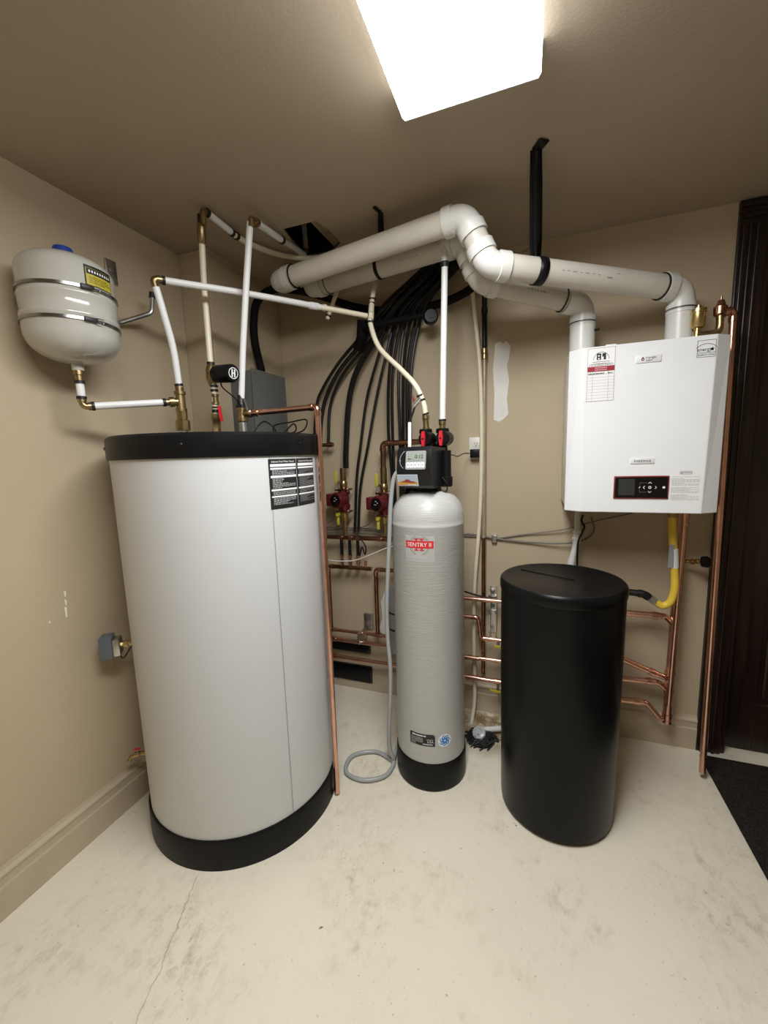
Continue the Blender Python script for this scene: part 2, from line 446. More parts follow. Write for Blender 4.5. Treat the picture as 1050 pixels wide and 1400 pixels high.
# door in the back wall
trim = bpy.data.objects.new('trim_1', None); COL.objects.link(trim); WL[trim.name] = Vector((.77, YB, 0)); trim.location = (.77, YB, 0); trim['kind'] = 'structure'
def casing(x0, x1, z0, z1, vertical=True):
    mb = MB().add(*box((x0, YB - .018, z0), (x1, YB, z1), .003))
    if vertical:
        for dx, wd, pr in ((.012, .016, .028), (.036, .010, .023), (.058, .012, .026)):
            mb.add(*box((x0 + dx, YB - pr, z0), (x0 + dx + wd, YB - .015, z1), .003))
    else:
        for dz, wd, pr in ((.012, .016, .028), (.036, .010, .023), (.058, .012, .026)):
            mb.add(*box((x0, YB - pr, z1 - dz - wd), (x1, YB - .015, z1 - dz), .003))
    return mb
build('casing_board', casing(.770, .866, 0, 2.345), DOOR, trim, smooth=0)
build('casing_head', casing(.770, 1.90, 2.345, 2.436, False), DOOR, trim, smooth=0)
build('casing_board', casing(1.80, 1.896, 0, 2.345), DOOR, trim, smooth=0)
build('jamb', MB().add(*box((.866, YB - .004, 0), (.886, YB + .1, 2.345))).add(*box((1.78, YB - .004, 0), (1.80, YB + .1, 2.345))).add(*box((.886, YB - .004, 2.325), (1.78, YB + .1, 2.345))), DOOR, trim, smooth=0)
build('door_stop', MB().add(*box((.886, YB + .028, 0), (.898, YB + .042, 2.325))), DOOR, trim, smooth=0)
door = bpy.data.objects.new('door_1', None); COL.objects.link(door); door.location = (1.33, YB + .06, .012); WL[door.name] = Vector(door.location); door['kind'] = 'structure'
DY = YB + .045
build('door_leaf', MB().add(*box((.889, DY + .012, .012), (1.777, DY + .045, 2.322))), DOOR, door, smooth=0)
for x0, x1, z0, z1, nm in ((.889, 1.01, .012, 2.322, 'stile'), (1.656, 1.777, .012, 2.322, 'stile'), (1.27, 1.396, .25, .95, 'stile'), (1.27, 1.396, 1.10, 2.17, 'stile'), (1.01, 1.656, .012, .25, 'rail'), (1.01, 1.656, .95, 1.10, 'rail'), (1.01, 1.656, 2.17, 2.322, 'rail')):
    build(nm, MB().add(*box((x0, DY, z0), (x1, DY + .02, z1), .004)), DOOR, door, smooth=0)
for x0, x1 in ((1.03, 1.25), (1.416, 1.636)):
    for z0, z1 in ((.27, .93), (1.12, 2.15)):
        build('raised_panel', MB().add(*box((x0, DY + .004, z0), (x1, DY + .02, z1), .010)), DOOR, door, smooth=0)
for z in (.35, 1.25, 2.05):
    build('hinge', MB().add(*cyl((.892, DY - .006, z - .05), (.892, DY - .006, z + .05), .007, 10)), IRON, door)
tag(build('carpet_mat', MB().add(*box((.772, -1.2, 0), (2.2, 2.150, .011), .004)), CARPET, smooth=0), 'dark brown carpet mat on the floor in front of the door', 'mat')

# ceiling light (the room's lamp)
lt = thing('ceiling_light', 'long ceiling light with bright white wraparound diffuser', 'ceiling light', (-.174, .58, ZC))
LX0, LX1, LY0, LY1 = -.352, .004, -.03, 1.192
build('light_tray', MB().add(*box((LX0 + .03, LY0 + .02, ZC - .03), (LX1 - .03, LY1 - .02, ZC), .004)), mat('lamp_white_metal', (.8, .8, .78), .4), lt)
LENS = mat('lamp_diffuser', (.9, .9, .9), .4, emit=(LC[0], LC[1], LC[2], LAMP), var=0.0)
SIDE = mat('lamp_side_lens', (.9, .9, .9), .4, emit=(LC[0], LC[1], LC[2], LAMP * .13), var=0.0)
ENDP = mat('lamp_end_plate', (.85, .85, .83), .45, emit=(LC[0], LC[1], LC[2], .35), var=0.0)
prof = [(0, -.0005), (.002, -.070), (.009, -.080), (.347, -.080), (.354, -.070), (.356, -.0005)]
def lens(i0, i1):
    V = []
    for y in (LY0, LY1): V += [(LX0 + a, y, ZC + b) for a, b in prof[i0:i1]]
    n = i1 - i0
    return MB().add(V, [(i, i + 1, i + 1 + n, i + n) for i in range(n - 1)])
build('diffuser', lens(1, 5), LENS, lt, smooth=0)
build('side_lens', lens(0, 2), SIDE, lt, smooth=0)
build('side_lens', lens(4, 6), SIDE, lt, smooth=0)
for y0, y1 in ((LY0 - .003, LY0), (LY1, LY1 + .003)):
    V = [(LX0 + a, y, ZC + b) for y in (y0, y1) for a, b in prof]; n = len(prof)
    build('end_plate', MB().add(V, [(i, (i + 1) % n, (i + 1) % n + n, i + n) for i in range(n)] + [tuple(range(n)), tuple(range(2 * n - 1, n - 1, -1))]), ENDP, lt, smooth=0)

# ================================================================== INDIRECT WATER HEATER (left tank)
TX, TY, TR = -1.179, 1.338, .384
TZ = 1.553
wh = thing('water_heater', 'tall grey cylindrical water heater with black top cap and black base ring', 'water heater', (TX, TY, 0))
build('base_ring', MB().add(*lathe([(.392, 0), (.392, .112), (.388, .118), (.30, .118), (.30, 0)], (TX, TY, 0), n=96)), BLACKP, wh)
build('jacket', MB().add(*lathe([(.383, .10), (.384, 1.49), (.30, 1.49)], (TX, TY, 0), n=96)), TANKG, wh)
build('top_cap', MB().add(*lathe([(.390, 1.473), (.393, 1.478), (.392, 1.545), (.384, TZ), (0, TZ)], (TX, TY, 0), n=96)), BLACKP, wh)
def tanksurf(off): return lambda u, v: (TX + (TR + off) * math.cos(u / TR), TY + (TR + off) * math.sin(u / TR), v)
a_seam, _ = atcyl(369, 640, TX, TY, TR)
a2, _ = atcyl(402, 1110, TX, TY, TR)
printing(wh, 'jacket_seam', INKG, tanksurf(.0008), [(a_seam * TR - .0012, .12, a_seam * TR + .0012, 1.473)])
for px in (247, 410, 141):
    a, z = atcyl(px, 606, TX, TY, .392)
    d = Vector((math.cos(a), math.sin(a), 0)); p = Vector((TX, TY, 0)) + d * .392
    build('cap_screw', MB().add(*lathe([(.006, -.002), (.006, .002), (.003, .004)], (p.x, p.y, 1.515), d, 10)), IRON, wh)
# rating label: two panels of white print on black
a0, z1 = atcyl(366, 628, TX, TY, TR); a1, z0 = atcyl(372, 713, TX, TY, TR)
u0 = a0 * TR; W = .118; ZT, ZB_ = 1.462, 1.462 - .172
lab = printing(wh, 'rating_label', INK, tanksurf(.0010), [(u0, ZB_, u0 + W, ZT), (u0 + W + .002, ZB_, u0 + 2 * W, ZT)])
lab['label'] = 'black instruction label with white lettering and bars'
rnd = random.Random(3)
hgt = ZT - ZB_
for q in range(2):
    wr, gr = [], []
    x0 = u0 + q * (W + .002) + .006; x1 = u0 + W - .003 + q * W
    for t0, t1 in ((.10, .155), (.175, .21), (.33, .375), (.60, .635), (.735, .765)): wr.append((x0, ZT - hgt * t1, x1, ZT - hgt * t0))
    for t0, t1, nn in ((.22, .32, 5), (.385, .585, 9), (.645, .725, 4), (.775, .92, 6)): gr += textlines(x0 + .006, ZT - hgt * t1, x1 - .006, ZT - hgt * t0, nn, rnd, .38)
    printing(lab, 'label_bars', INKW, tanksurf(.0016), wr, [('Indirect Fired Water Heater', u0 + W * (.5 + q) + .001 + .002 * q, ZT - hgt * .055, .0098, .86)])
    printing(lab, 'label_print', INKL if q == 0 else INKG, tanksurf(.0016), gr)

# aquastat on the side of the heater
aq = thing('aquastat', 'small blue-grey aquastat box on brass well beside the water heater', 'aquastat', at(152, 885, Y=1.03))
pq = at(147, 884, Y=1.03); sp = Vector((TX, TY, pq.z)); dq = (sp - pq); dq.z = 0; dq.normalize()
xq, yq, zq = basis(dq)
Mq = Matrix(((dq.x, xq.x, 0, pq.x), (dq.y, xq.y, 0, pq.y), (0, 0, 1, pq.z), (0, 0, 0, 1)))
build('cover', MB().add(*box((-.022, -.030, -.044), (.022, .030, .044), .005, Mq)), AQUA, aq)
build('back_plate', MB().add(*box((.022, -.026, -.036), (.046, .026, .030), .003, Mq)), GALV, aq)
tp = TR - .0
build('well_fitting', MB().add(*lathe([(.010, 0), (.010, .012), (.014, .013), (.014, .024), (.009, .025), (.009, max(.03, (sp - pq).length - .046 - TR + .004))], pq + dq * .046, dq, 6)), BRASSB, aq)
wire('sensor_cable', [Mq @ Vector((.034, -.0, -.036)), Mq @ Vector((.05, -.004, -.055)), Mq @ Vector((.075, -.004, -.02)), Mq @ Vector(((sp - pq).length - TR, 0, -.004))], .0022, TUBE, aq)
# drain cock
pd = at(184, 1032, Y=1.08); dd = Vector((TX, TY, pd.z)) - pd; dd.z = 0; ld = dd.length; dd.normalize()
dc = thing('drain_valve', 'small brass drain cock with red handle low on the water heater', 'valve', pd)
build('valve_body', MB().add(*lathe([(.011, 0), (.011, .02), (.008, .021), (.008, .03), (.010, .031), (.010, max(.04, ld - TR + .006))], pd, dd, 12)).add(*sweep([pd + dd * .01, pd - dd * .012 + Vector((0, 0, -.006)), pd - dd * .022 + Vector((0, 0, -.022))], .0085, 10)), BRASS, dc)
build('stem', MB().add(*cyl(pd + dd * .012, pd + dd * .012 + Vector((0, 0, .022)), .004, 8)), BRASS, dc)
lever(dc, pd + dd * .012 + Vector((-.010, 0, .022)), (1, 0, .25), (0, 0, 1), .024, .012, .006, RED)

# ================================================================== EXPANSION TANK
EX, EY, ER = -1.470, 1.005, .135
eb = at(104, 498, Y=EY).z; et = at(80, 349, Y=EY).z
et = min(et, eb + .335); EH = et - eb
ex = thing('expansion_tank', 'grey pressure expansion tank strapped to the left wall', 'expansion tank', (EX, EY, eb))
pf = []
for t in range(9):
    a = math.pi / 2 * t / 8; pf.append((ER * math.sin(a) ** .85 if t else 0, .088 * (1 - math.cos(a))))
pf += [(ER, .125), (ER + .003, .130), (ER + .003, .138), (ER, .143), (ER, .190), (ER + .002, .194), (ER + .002, .200), (ER, .204), (ER, EH - .060)]
for t in range(1, 11):
    a = math.pi / 2 * t / 10; pf.append((ER * max(math.cos(a), 0) ** .62 if t < 10 else 0, EH - .060 + .060 * math.sin(a)))
build('tank_shell', MB().add(*lathe(pf, (EX, EY, eb), n=64)), EXPG, ex)
build('air_valve_cap', MB().add(*lathe([(.026, EH - .012), (.030, EH + .022), (.026, EH + .032), (0, EH + .034)], (EX, EY, eb), n=24)), BLUE, ex)
build('nipple', MB().add(*lathe([(.018, -.022), (.018, .012)], (EX, EY, eb), n=16)), EXPG, ex)
cd = Vector((-EX, -EY, 0)).normalized()
for z in (.116, .214):
    build('steel_strap', MB().add(*lathe([(ER + .001, z - .0045), (ER + .0045, z - .0045), (ER + .0045, z + .0045), (ER + .001, z + .0045)], (EX, EY, eb), n=64)), mat('strap_steel', (.32, .32, .31), .25, 1.0, var=.1), ex)
    a = math.atan2(cd.y, cd.x) + .42; dd_ = Vector((math.cos(a), math.sin(a), 0)); tt = Vector((-math.sin(a), math.cos(a), 0)); pc = Vector((EX, EY, eb + z)) + dd_ * (ER + .007)
    Mb = Matrix(((tt.x, dd_.x, 0, pc.x), (tt.y, dd_.y, 0, pc.y), (0, 0, 1, pc.z), (0, 0, 0, 1)))
    build('strap_buckle', MB().add(*box((-.026, -.004, -.007), (.012, .004, .007), .002, Mb)), CRIMP, ex)
    build('strap_bolt', MB().add(*sweep([Mb @ Vector(q) for q in ((.006, .003, .007), (.028, .003, .007), (.028, .003, -.007), (.006, .003, -.007))], .0015, 6)), GALV, ex)
def exps(off): return lambda u, v: (EX + (ER + off) * math.cos(u / ER), EY + (ER + off) * math.sin(u / ER), v)
al, zl = atcyl(119, 390, EX, EY, ER); ar, _ = atcyl(151, 398, EX, EY, ER)
zl = eb + .285; ul, ur = al * ER, max(ar, al + .35) * ER; 
yl = printing(ex, 'warning_label', YELLOW, exps(.001), [(ul, eb + .226, ur, zl - .008)])
printing(yl, 'label_border', INK, exps(.0006), [(ul - .004, eb + .223, ur + .003, zl)])
printing(yl, 'label_print', INK, exps(.0016), [(ul + .002, zl - .026, ur, zl - .009)] + textlines(ul + .008, eb + .232, ur - .004, zl - .032, 4, random.Random(5), .25))
printing(yl, 'label_heading', INKW, exps(.0022), [(ul + .008 + i * .0085, zl - .021, ul + .0125 + i * .0085, zl - .014) for i in range(int((ur - ul - .01) / .0085))])
# wall bracket
build('wall_bracket', MB().add(*box((XL, EY + .075, eb + .07), (XL + .045, EY + .125, eb + .34), .004)).add(*box((XL + .0, EY - .02, eb + .10), (EX - ER + .012, EY + .03, eb + .23), .003)), GALV, ex)
bk = at(153, 368, X=XL + .01)
build('bracket_tab', MB().add(*box((XL, bk.y - .024, bk.z - .055), (XL + .008, bk.y + .024, bk.z + .036), .0038, None, 3)).add(*cyl((XL + .006, bk.y, bk.z), (XL + .012, bk.y, bk.z), .009, 6)), GALV, ex)

# pipe hanger hook sticking out of the wall behind the expansion tank
h1, h2, h3 = at(165, 441, X=XL + .03), at(207, 428, X=XL + .10), at(208, 404, X=XL + .10)
hk = thing('wall_hook', 'bent galvanised rod hook between the expansion tank and the white riser', 'hook', h1)
build('rod', MB().add(*sweep(fillet([Vector((XL, h1.y - .02, h1.z - .005)), h1, h2, h3], .03, 8), .009, 10)), GALV, hk)
ring(hk, h3, h3 - h2, .012, .022, CRIMP, 'end_cap')

# ================================================================== DOMESTIC PEX LINES ON THE HEATER
RP = .0125
# --- line A: expansion tank, tee, riser, run to the softener
pA = thing('pex_supply_line', 'white tubing with brass tee linking water heater, expansion tank and softener', 'water pipe', (at(246, 588, Y=1.265).x, 1.265, TZ))
tA = at(247, 549, Y=1.265)
n0 = Vector((EX, EY, eb - .02)); e1 = at(114, 556, Y=EY); e1 = Vector((EX, EY, e1.z))
build('threaded_adapter', MB().add(*lathe([(.017, 0), (.017, .016), (.013, .018), (.013, .04)], n0 + Vector((0, 0, .0)), (0, 0, -1), 12)), BRASS, pA)
ring(pA, n0 + Vector((0, 0, -.040)), (0, 0, 1), RP + .003)
dA = (tA - e1); lA = dA.length; dA.normalize()
run(pA, [n0 + Vector((0, 0, -.035)), e1, tA - dA * .045], RP, PEXW, BRASS, bend=.014, er=.011, hub=.0135, hl=.012)
ring(pA, e1 + Vector((0, 0, .030)), (0, 0, 1), RP + .003); ring(pA, e1 + dA * .030, dA, RP + .003)
ring(pA, e1 + dA * (lA - .058), dA, RP + .003)
build('tee', MB().add(*lathe([(.021, -.038), (.021, -.026), (.017, -.025), (.017, .025), (.021, .026), (.021, .038), (.015, .039), (.015, .055)], tA, n=16)).add(*lathe([(.014, .0), (.014, .022), (.019, .023), (.019, .040), (.013, .041), (.013, .055)], tA, -dA, 12)), BRASS, pA)
base = Vector((tA.x, tA.y, TZ)); hz = tA.z - .038 - TZ
build('nipple', MB().add(*cyl(base, base + Vector((0, 0, hz * .5)), .017, 16)), GALV, pA)
build('union_nut', MB().add(*lathe([(.026, 0), (.026, hz * .36), (.020, hz * .40), (.020, hz * .72)], base + Vector((0, 0, hz * .30)), n=8)), BRASS, pA)
eA = at(209, 381, Y=1.19); s0 = tA + Vector((0, 0, .05))
build('riser', MB().add(*sweep(spline([s0, at(237, 478, Y=1.245), at(224, 430, Y=1.215), eA + Vector((.006, .004, -.028))]), RP, 16)), PEXW, pA)
ring(pA, tA + Vector((-.001, 0, .062)), (-.05, -.1, 1), RP + .003)
eR = at(502, 432, Y=1.86); cp = at(438, 420, Y=1.73)
dR = (cp - eA).normalized()
build('elbow', MB().add(*sweep(fillet([eA + Vector((.005, .003, -.03)), eA, eA + dR * .03], .02, 6), .012, 12)).add(*cyl(eA + dR * .012, eA + dR * .03, .0145, 12)), BRASS, pA)
ring(pA, eA + dR * .034, dR, RP + .003)
build('pipe', MB().add(*sweep(spline([eA + dR * .026, eA.lerp(cp, .5) + Vector((0, 0, .004)), cp]), RP, 16)), PEXW, pA)
build('coupling', MB().add(*lathe([(.0155, -.055), (.0155, -.012), (.012, -.010), (.012, .012), (.0150, .013), (.0150, .028)], cp, dR, 16)), WHITE2, pA)
ring(pA, cp + dR * .030, dR, RP + .0025, .006, BRASS)
build('pipe', MB().add(*sweep([cp, eR], .0115, 16)), PEXC, pA)

# --- softener inlet drop: tee, cream hose swinging down to the bypass valve
SX, SY, SR = -.424, 1.702, .155
pI = thing('softener_feed_hose', 'curved cream hose dropping from a tee to the softener valve', 'water pipe', at(583, 585, Y=1.745))
iT = at(507, 428, Y=1.86); up1 = at(515, 380, Y=1.965)
build('pipe', MB().add(*sweep(spline([iT, at(508.5, 412, Y=1.89), up1, Vector((up1.x + .02, 2.03, 2.43))]), .0115, 14)), PEXC, pI)
build('hose', MB().add(*sweep(spline([iT, at(507, 445, Y=1.855), at(519, 476, Y=1.83), at(548, 505, Y=1.785), at(568, 527, Y=1.755), at(579, 551, Y=1.746), at(582, 567, Y=1.745)]), .0115, 14)), PEXC, pI)
build('tee', MB().add(*cyl(at(507, 437, Y=1.857), at(508, 416, Y=1.885), .0132, 14)), PEXC, pI)
for px, py, yy in ((509, 409, 1.896), (508, 415, 1.886), (507, 440, 1.857), (574, 541, 1.748), (577, 547, 1.746), (582, 566, 1.745)): ring(pI, at(px, py, Y=yy), (0, 0, 1) if py < 500 else (.3, .1, -1), .0148, .007)
jb = at(583, 583, Y=1.745)
sleeve(pI, jb + Vector((0, 0, -.022)), at(582, 568, Y=1.745), .0155, BRASS)
# sample valve branching off the hose
bv = at(569, 553, Y=1.735)
build('sample_valve', MB().add(*cyl(at(576, 545, Y=1.738), at(566, 557, Y=1.73), .007, 10)).add(*cyl(at(570, 552, Y=1.735) , at(566, 549, Y=1.73), .006, 8)), GALV, pI)
lever(pI, at(566, 548, Y=1.728), (-.15, 0, 1), (0, -1, 0), .022, .010, .004, mat('dull_red', (.20, .03, .03), .5))
build('sample_tube', MB().add(*sweep([at(567, 557, Y=1.73), at(560, 577, Y=1.70)], .0045, 8)), IRON, pI)
build('white_tube', MB().add(*cyl(at(560, 578, Y=1.70), at(560, 615, Y=1.66), .0075, 10)), PEXW, pI)

# --- softener outlet: straight white riser to the ceiling
q0 = at(605, 583, Y=1.765); qt = Vector((q0.x + .003, q0.y, 2.438))
pO = thing('softener_riser', 'straight white riser pipe from the softener valve to the ceiling', 'water pipe', q0)
q1 = at(608, 362, Y=1.765)
build('pipe', MB().add(*sweep([q0 + Vector((0, 0, .02)), q1, Vector((q1.x + .002, q1.y, 2.438))], .0132, 16)), PEXW, pO)
ring(pO, q0 + Vector((0, 0, .026)), (0, 0, 1), .0165, .008); ring(pO, q1, (0, 0, 1), .017, .02)
sleeve(pO, q0 + Vector((0, 0, -.03)), q0 + Vector((0, 0, .02)), .0165, BRASS)

# --- line B: mixing valve riser
bB = Vector((at(296, 586, Y=1.40).x, 1.40, TZ))
pB = thing('mixing_valve_riser', 'cream riser with black round actuator and brass valves on the water heater', 'water pipe', bB)
g = lambda py, px, Y=1.40: at(px, py, Y=Y)
sleeve(pB, bB, g(566, 295), .021, BRASS, 'union', nut=True)
ring(pB, g(562, 295), (0, 0, 1), RP + .003, .012); 
build('nipple', MB().add(*cyl(g(566, 295), g(520, 292), RP * .95, 12)), PEXC, pB)
ring(pB, g(557, 295), (0, 0, 1), RP + .002, .006); sleeve(pB, g(553, 295), g(539, 294), .015, BRASS, 'ball_valve'); ring(pB, g(534, 293), (0, 0, 1), RP + .003, .008); ring(pB, g(528, 293), (0, 0, 1), RP + .003, .006)
lever(pB, g(558, 300, 1.385), (.12, 0, -1), (1, 0, 0), .055, .016, .006, RED)
vb = g(512, 289)
build('mixing_body', MB().add(*lathe([(.014, -.045), (.019, -.03), (.022, -.02), (.022, .02), (.018, .03), (.013, .042)], vb, n=14)).add(*lathe([(.020, 0), (.020, .02), (.024, .021), (.024, .028), (.020, .029), (.020, .04)], vb, at(338, 509, Y=1.345) - vb, 16)), BRASS, pB)
da = (at(338, 509, Y=1.345) - vb).normalized()
ac = build('actuator', MB().add(*lathe([(.026, .035), (.035, .042), (.035, .136), (.030, .144), (.0, .144)], vb, da, 28)), BLACKP, pB)
xa, ya, _ = basis(da); fa = vb + da * .1452
amp = lambda u, v: tuple(fa + xa * u + ya * v)
printing(ac, 'emblem', INKW, amp, polys=annulus(0, 0, .019, .022, 0, 2 * math.pi, 20) , rects=[(-.009, -.015, -.003, .015), (.003, -.015, .009, .015), (-.003, -.002, .003, .002)])
wire('actuator_cable', [vb + da * .06 + Vector((0, 0, -.030)), vb + da * .07 + Vector((0, 0, -.055)), at(322, 545, Y=1.36), at(330, 556, Y=1.39)], .0028, TUBE, ac)
build('riser', MB().add(*sweep(spline([g(500, 288), g(440, 283), g(390, 279), g(334, 276, 1.385)]), RP * .95, 14)), PEXC, pB)
ring(pB, g(497, 288), (0, 0, 1), RP + .003)
cvl = (g(303, 275, 1.375) - g(334, 276, 1.385)).length
build('check_valve', MB().add(*lathe([(.012, 0), (.0165, cvl * .18), (.0165, cvl * .8), (.012, cvl)], g(334, 276, 1.385), g(303, 275, 1.375) - g(334, 276, 1.385), 14)), BRASS, pB)
eB = at(277, 288, Y=1.365)
build('elbow', MB().add(*sweep(fillet([eB + Vector((0, 0, -.05)), eB, at(284, 291, Y=1.40)], .016, 6), .0115, 12)), BRASS, pB)
for py in (296, 302): ring(pB, at(275.5, py, Y=1.37), (0, 0, 1), RP + .003, .009)
kB = at(317, 318, Y=1.53)
build('pipe', MB().add(*cyl(at(282, 290, Y=1.39), kB, RP, 14)), PEXW, pB)
dB = (kB - eB).normalized()
ring(pB, at(283, 291, Y=1.395), dB, RP + .003, .012); ring(pB, kB, dB, RP + .003, .012); ring(pB, kB + dB * .03, dB, RP + .003, .012)
build('hose', MB().add(*sweep(spline([kB, kB + dB * .05, at(352, 338, Y=1.68), at(385, 349, Y=1.80), at(425, 353, Y=1.87), at(465, 348, Y=1.90)]), RP * .92, 12)), PEXC, pB)

# --- line C: white riser on the relief tee
bC = Vector((at(333, 585, Y=1.42).x, 1.42, TZ))
pC = thing('relief_tee_riser', 'white riser above a brass relief tee at the middle of the heater top', 'water pipe', bC)
tC = at(331, 566, Y=1.42)
build('nipple', MB().add(*cyl(bC, at(332, 578, Y=1.42), .017, 16)), GALV, pC)
CFY = 1.412; cfoot = at(461, 1083, Z=.012); cT = Vector((cfoot.x, cfoot.y, at(430, 560, Y=cfoot.y).z))
dC = (Vector((cT.x, cT.y, tC.z)) - tC).normalized()
build('tee', MB().add(*lathe([(.021, -.03), (.021, -.012), (.018, -.011), (.018, .012), (.021, .013), (.021, .024)], tC, n=14)).add(*lathe([(.013, 0), (.013, .03), (.017, .031), (.017, .045)], tC, dC, 12)), BRASS, pC)
build('valve_bonnet', MB().add(*lathe([(.024, .024), (.024, .034), (.019, .036), (.015, .060), (.014, .075)], tC, n=16)), CRIMP, pC)
lever(pC, at(334, 546, Y=1.405), (.28, 0, -1), (0, -1, 0), .05, .008, .003, GALV, 'test_lever')
eC = at(343, 299, Y=1.41)
build('riser', MB().add(*sweep(spline([at(330, 548, Y=1.42), at(332, 480, Y=1.42), at(336, 400, Y=1.415), at(342, 304, Y=1.41)]), RP, 14)), PEXW, pC)
kC = at(385, 328, Z=2.405); dk = (kC - eC).normalized()
build('elbow', MB().add(*sweep(fillet([eC + Vector((0, 0, -.03)), eC, eC + dk * .04], .016, 6), .013, 12)), BRASS, pC)
build('pipe', MB().add(*cyl(eC + dk * .03, kC, RP, 14)), PEXW, pC)
ring(pC, eC + dk * .038, dk, RP + .003, .014, COPPERD); ring(pC, kC, dk, RP + .004, .014)
kE = at(419, 350, Z=2.445)
run(pC, [kC, kE, kE + Vector((.0, -.01, .16))], RP * 1.02, PVCP, BRASS, bend=.015)

# --- copper relief discharge pipe down the front of the heater
pD = thing('copper_discharge_pipe', 'copper discharge pipe running down the water heater jacket to the floor', 'copper pipe', cfoot)
run(pD, [tC + dC * .042, Vector((cT.x, cT.y, tC.z + .004)), Vector((cfoot.x, cfoot.y, .012))], .0115, COPPER, COPPERB)
sleeve(pD, tC + dC * .040, tC + dC * .085, .016, COPPERB, 'adapter')

# loose cable coil on the heater lid
cc = thing('cable_coil', 'loose loops of black cable lying on the heater lid', 'cable', at(385, 585, Y=1.45))
zc = TZ + .005
wire('cable', [Vector((x, y, z)) for x, y, z in [(-1.10, 1.42, zc), (-1.06, 1.46, zc + .06), (-1.01, 1.47, zc + .02), (-1.00, 1.40, zc), (-.96, 1.43, zc), (-.93, 1.48, zc + .045), (-.90, 1.44, zc + .01), (-.96, 1.40, zc), (-1.0, 1.45, zc + .04), (-.95, 1.50, zc + .055), (-.88, 1.50, zc + .06), (-.865, 1.45, zc + .015), (-.93, 1.44, zc), (-1.08, 1.5, zc)]], .003, TUBE, cc, 10)

# grey control box on the chase
gb = thing('control_box', 'plain grey metal control box on the chase behind the water heater', 'electrical box', (JX, 1.85, 1.42))
build('enclosure', MB().add(*box((JX, 1.728, 1.42), (-1.305, 2.005, 1.90), .004)), GREYBOX, gb)
build('cover', MB().add(*box((-1.305, 1.722, 1.414), (-1.298, 2.010, 1.906), .002)), GREYBOX, gb)
for y, z in ((1.735, 1.88), (1.997, 1.88)): build('cover_screw', MB().add(*lathe([(.005, 0), (.005, .002), (.002, .003)], (-1.298, y, z), (1, 0, 0), 8)), GALV, gb)

# ================================================================== WATER SOFTENER
so = thing('water_softener', 'slim grey softener tank with black control head and red name banner', 'water softener', (SX, SY, 0))
build('tank_boot', MB().add(*lathe([(.150, 0), (.158, .006), (.160, .02), (.160, .128), (.157, .134), (.12, .134)], (SX, SY, 0), n=64)), BLACKP, so)
pf = [(.13, .10), (SR, .12), (SR, 1.165), (SR + .0015, 1.168), (SR + .0015, 1.176), (SR, 1.179), (SR, 1.195)]
for t in range(1, 11):
    a = math.pi / 2 * t / 10; pf.append((.05 + (SR - .05) * math.cos(a), 1.195 + .115 * math.sin(a)))
pf += [(.045, 1.325), (0, 1.325)]
build('pressure_tank', MB().add(*lathe(pf, (SX, SY, 0), n=72)), FIBRE, so)
build('tank_collar', MB().add(*lathe([(.062, 1.306), (.062, 1.335), (.052, 1.337), (.052, 1.36)], (SX, SY, 0), n=32)), BLACKP, so)
def sosurf(off): return lambda u, v: (SX + (SR + off) * math.cos(u / SR), SY + (SR + off) * math.sin(u / SR), v)
au, zu = atcyl(573, 745, SX, SY, SR); uc = au * SR
band = printing(so, 'name_sticker', REDI, sosurf(.0015), [(uc - .058, zu - .014, uc + .058, zu + .016), (uc - .021, zu + .022, uc - .002, zu + .026), (uc + .001, zu + .022, uc + .020, zu + .026), (uc - .021, zu - .024, uc - .002, zu - .020), (uc + .001, zu - .024, uc + .020, zu - .020), (uc - .015, zu - .022, uc - .008, zu + .024), (uc + .007, zu - .022, uc + .014, zu + .024)])
band['label'] = 'red banner with white lettering over a grey wreath'
printing(band, 'lettering', INKW, sosurf(.0024), texts=[('SENTRY II', uc, zu, .0235, .98)])
WRE = mat('wreath_grey', (.30, .30, .28), .4)
pol = []
for sg in (-1, 1):
    a_0 = -math.pi / 2 + sg * .25; a_1 = -math.pi / 2 + sg * 2.75
    pol += annulus(uc, zu - .002, .0385, .0395, min(a_0, a_1), max(a_0, a_1), 16)
    for i in range(11):
        th = a_0 + (a_1 - a_0) * (i + .5) / 11
        for side in (-1, 1):
            c0 = (uc + .039 * math.cos(th), zu - .002 + .039 * math.sin(th)); dirn = th + sg * (math.pi / 2) - sg * side * .55
            c1 = (c0[0] + .010 * math.cos(dirn), c0[1] + .010 * math.sin(dirn)); nx, ny = -.0016 * math.sin(dirn), .0016 * math.cos(dirn)
            mid = ((c0[0] + c1[0]) / 2, (c0[1] + c1[1]) / 2)
            pol.append([c0, (mid[0] + nx, mid[1] + ny), c1, (mid[0] - nx, mid[1] - ny)])
pol += annulus(uc, zu - .002, .030, .0312, math.radians(35), math.radians(145), 12)
printing(band, 'wreath', WRE, sosurf(.0010), [(uc - .055, zu - .060, uc + .045, zu - .0588)], [], pol)
printing(band, 'backing_film', mat('clear_film', (.43, .43, .405), .3), sosurf(.0006), [(uc - .060, zu - .070, uc + .062, zu + .038)])
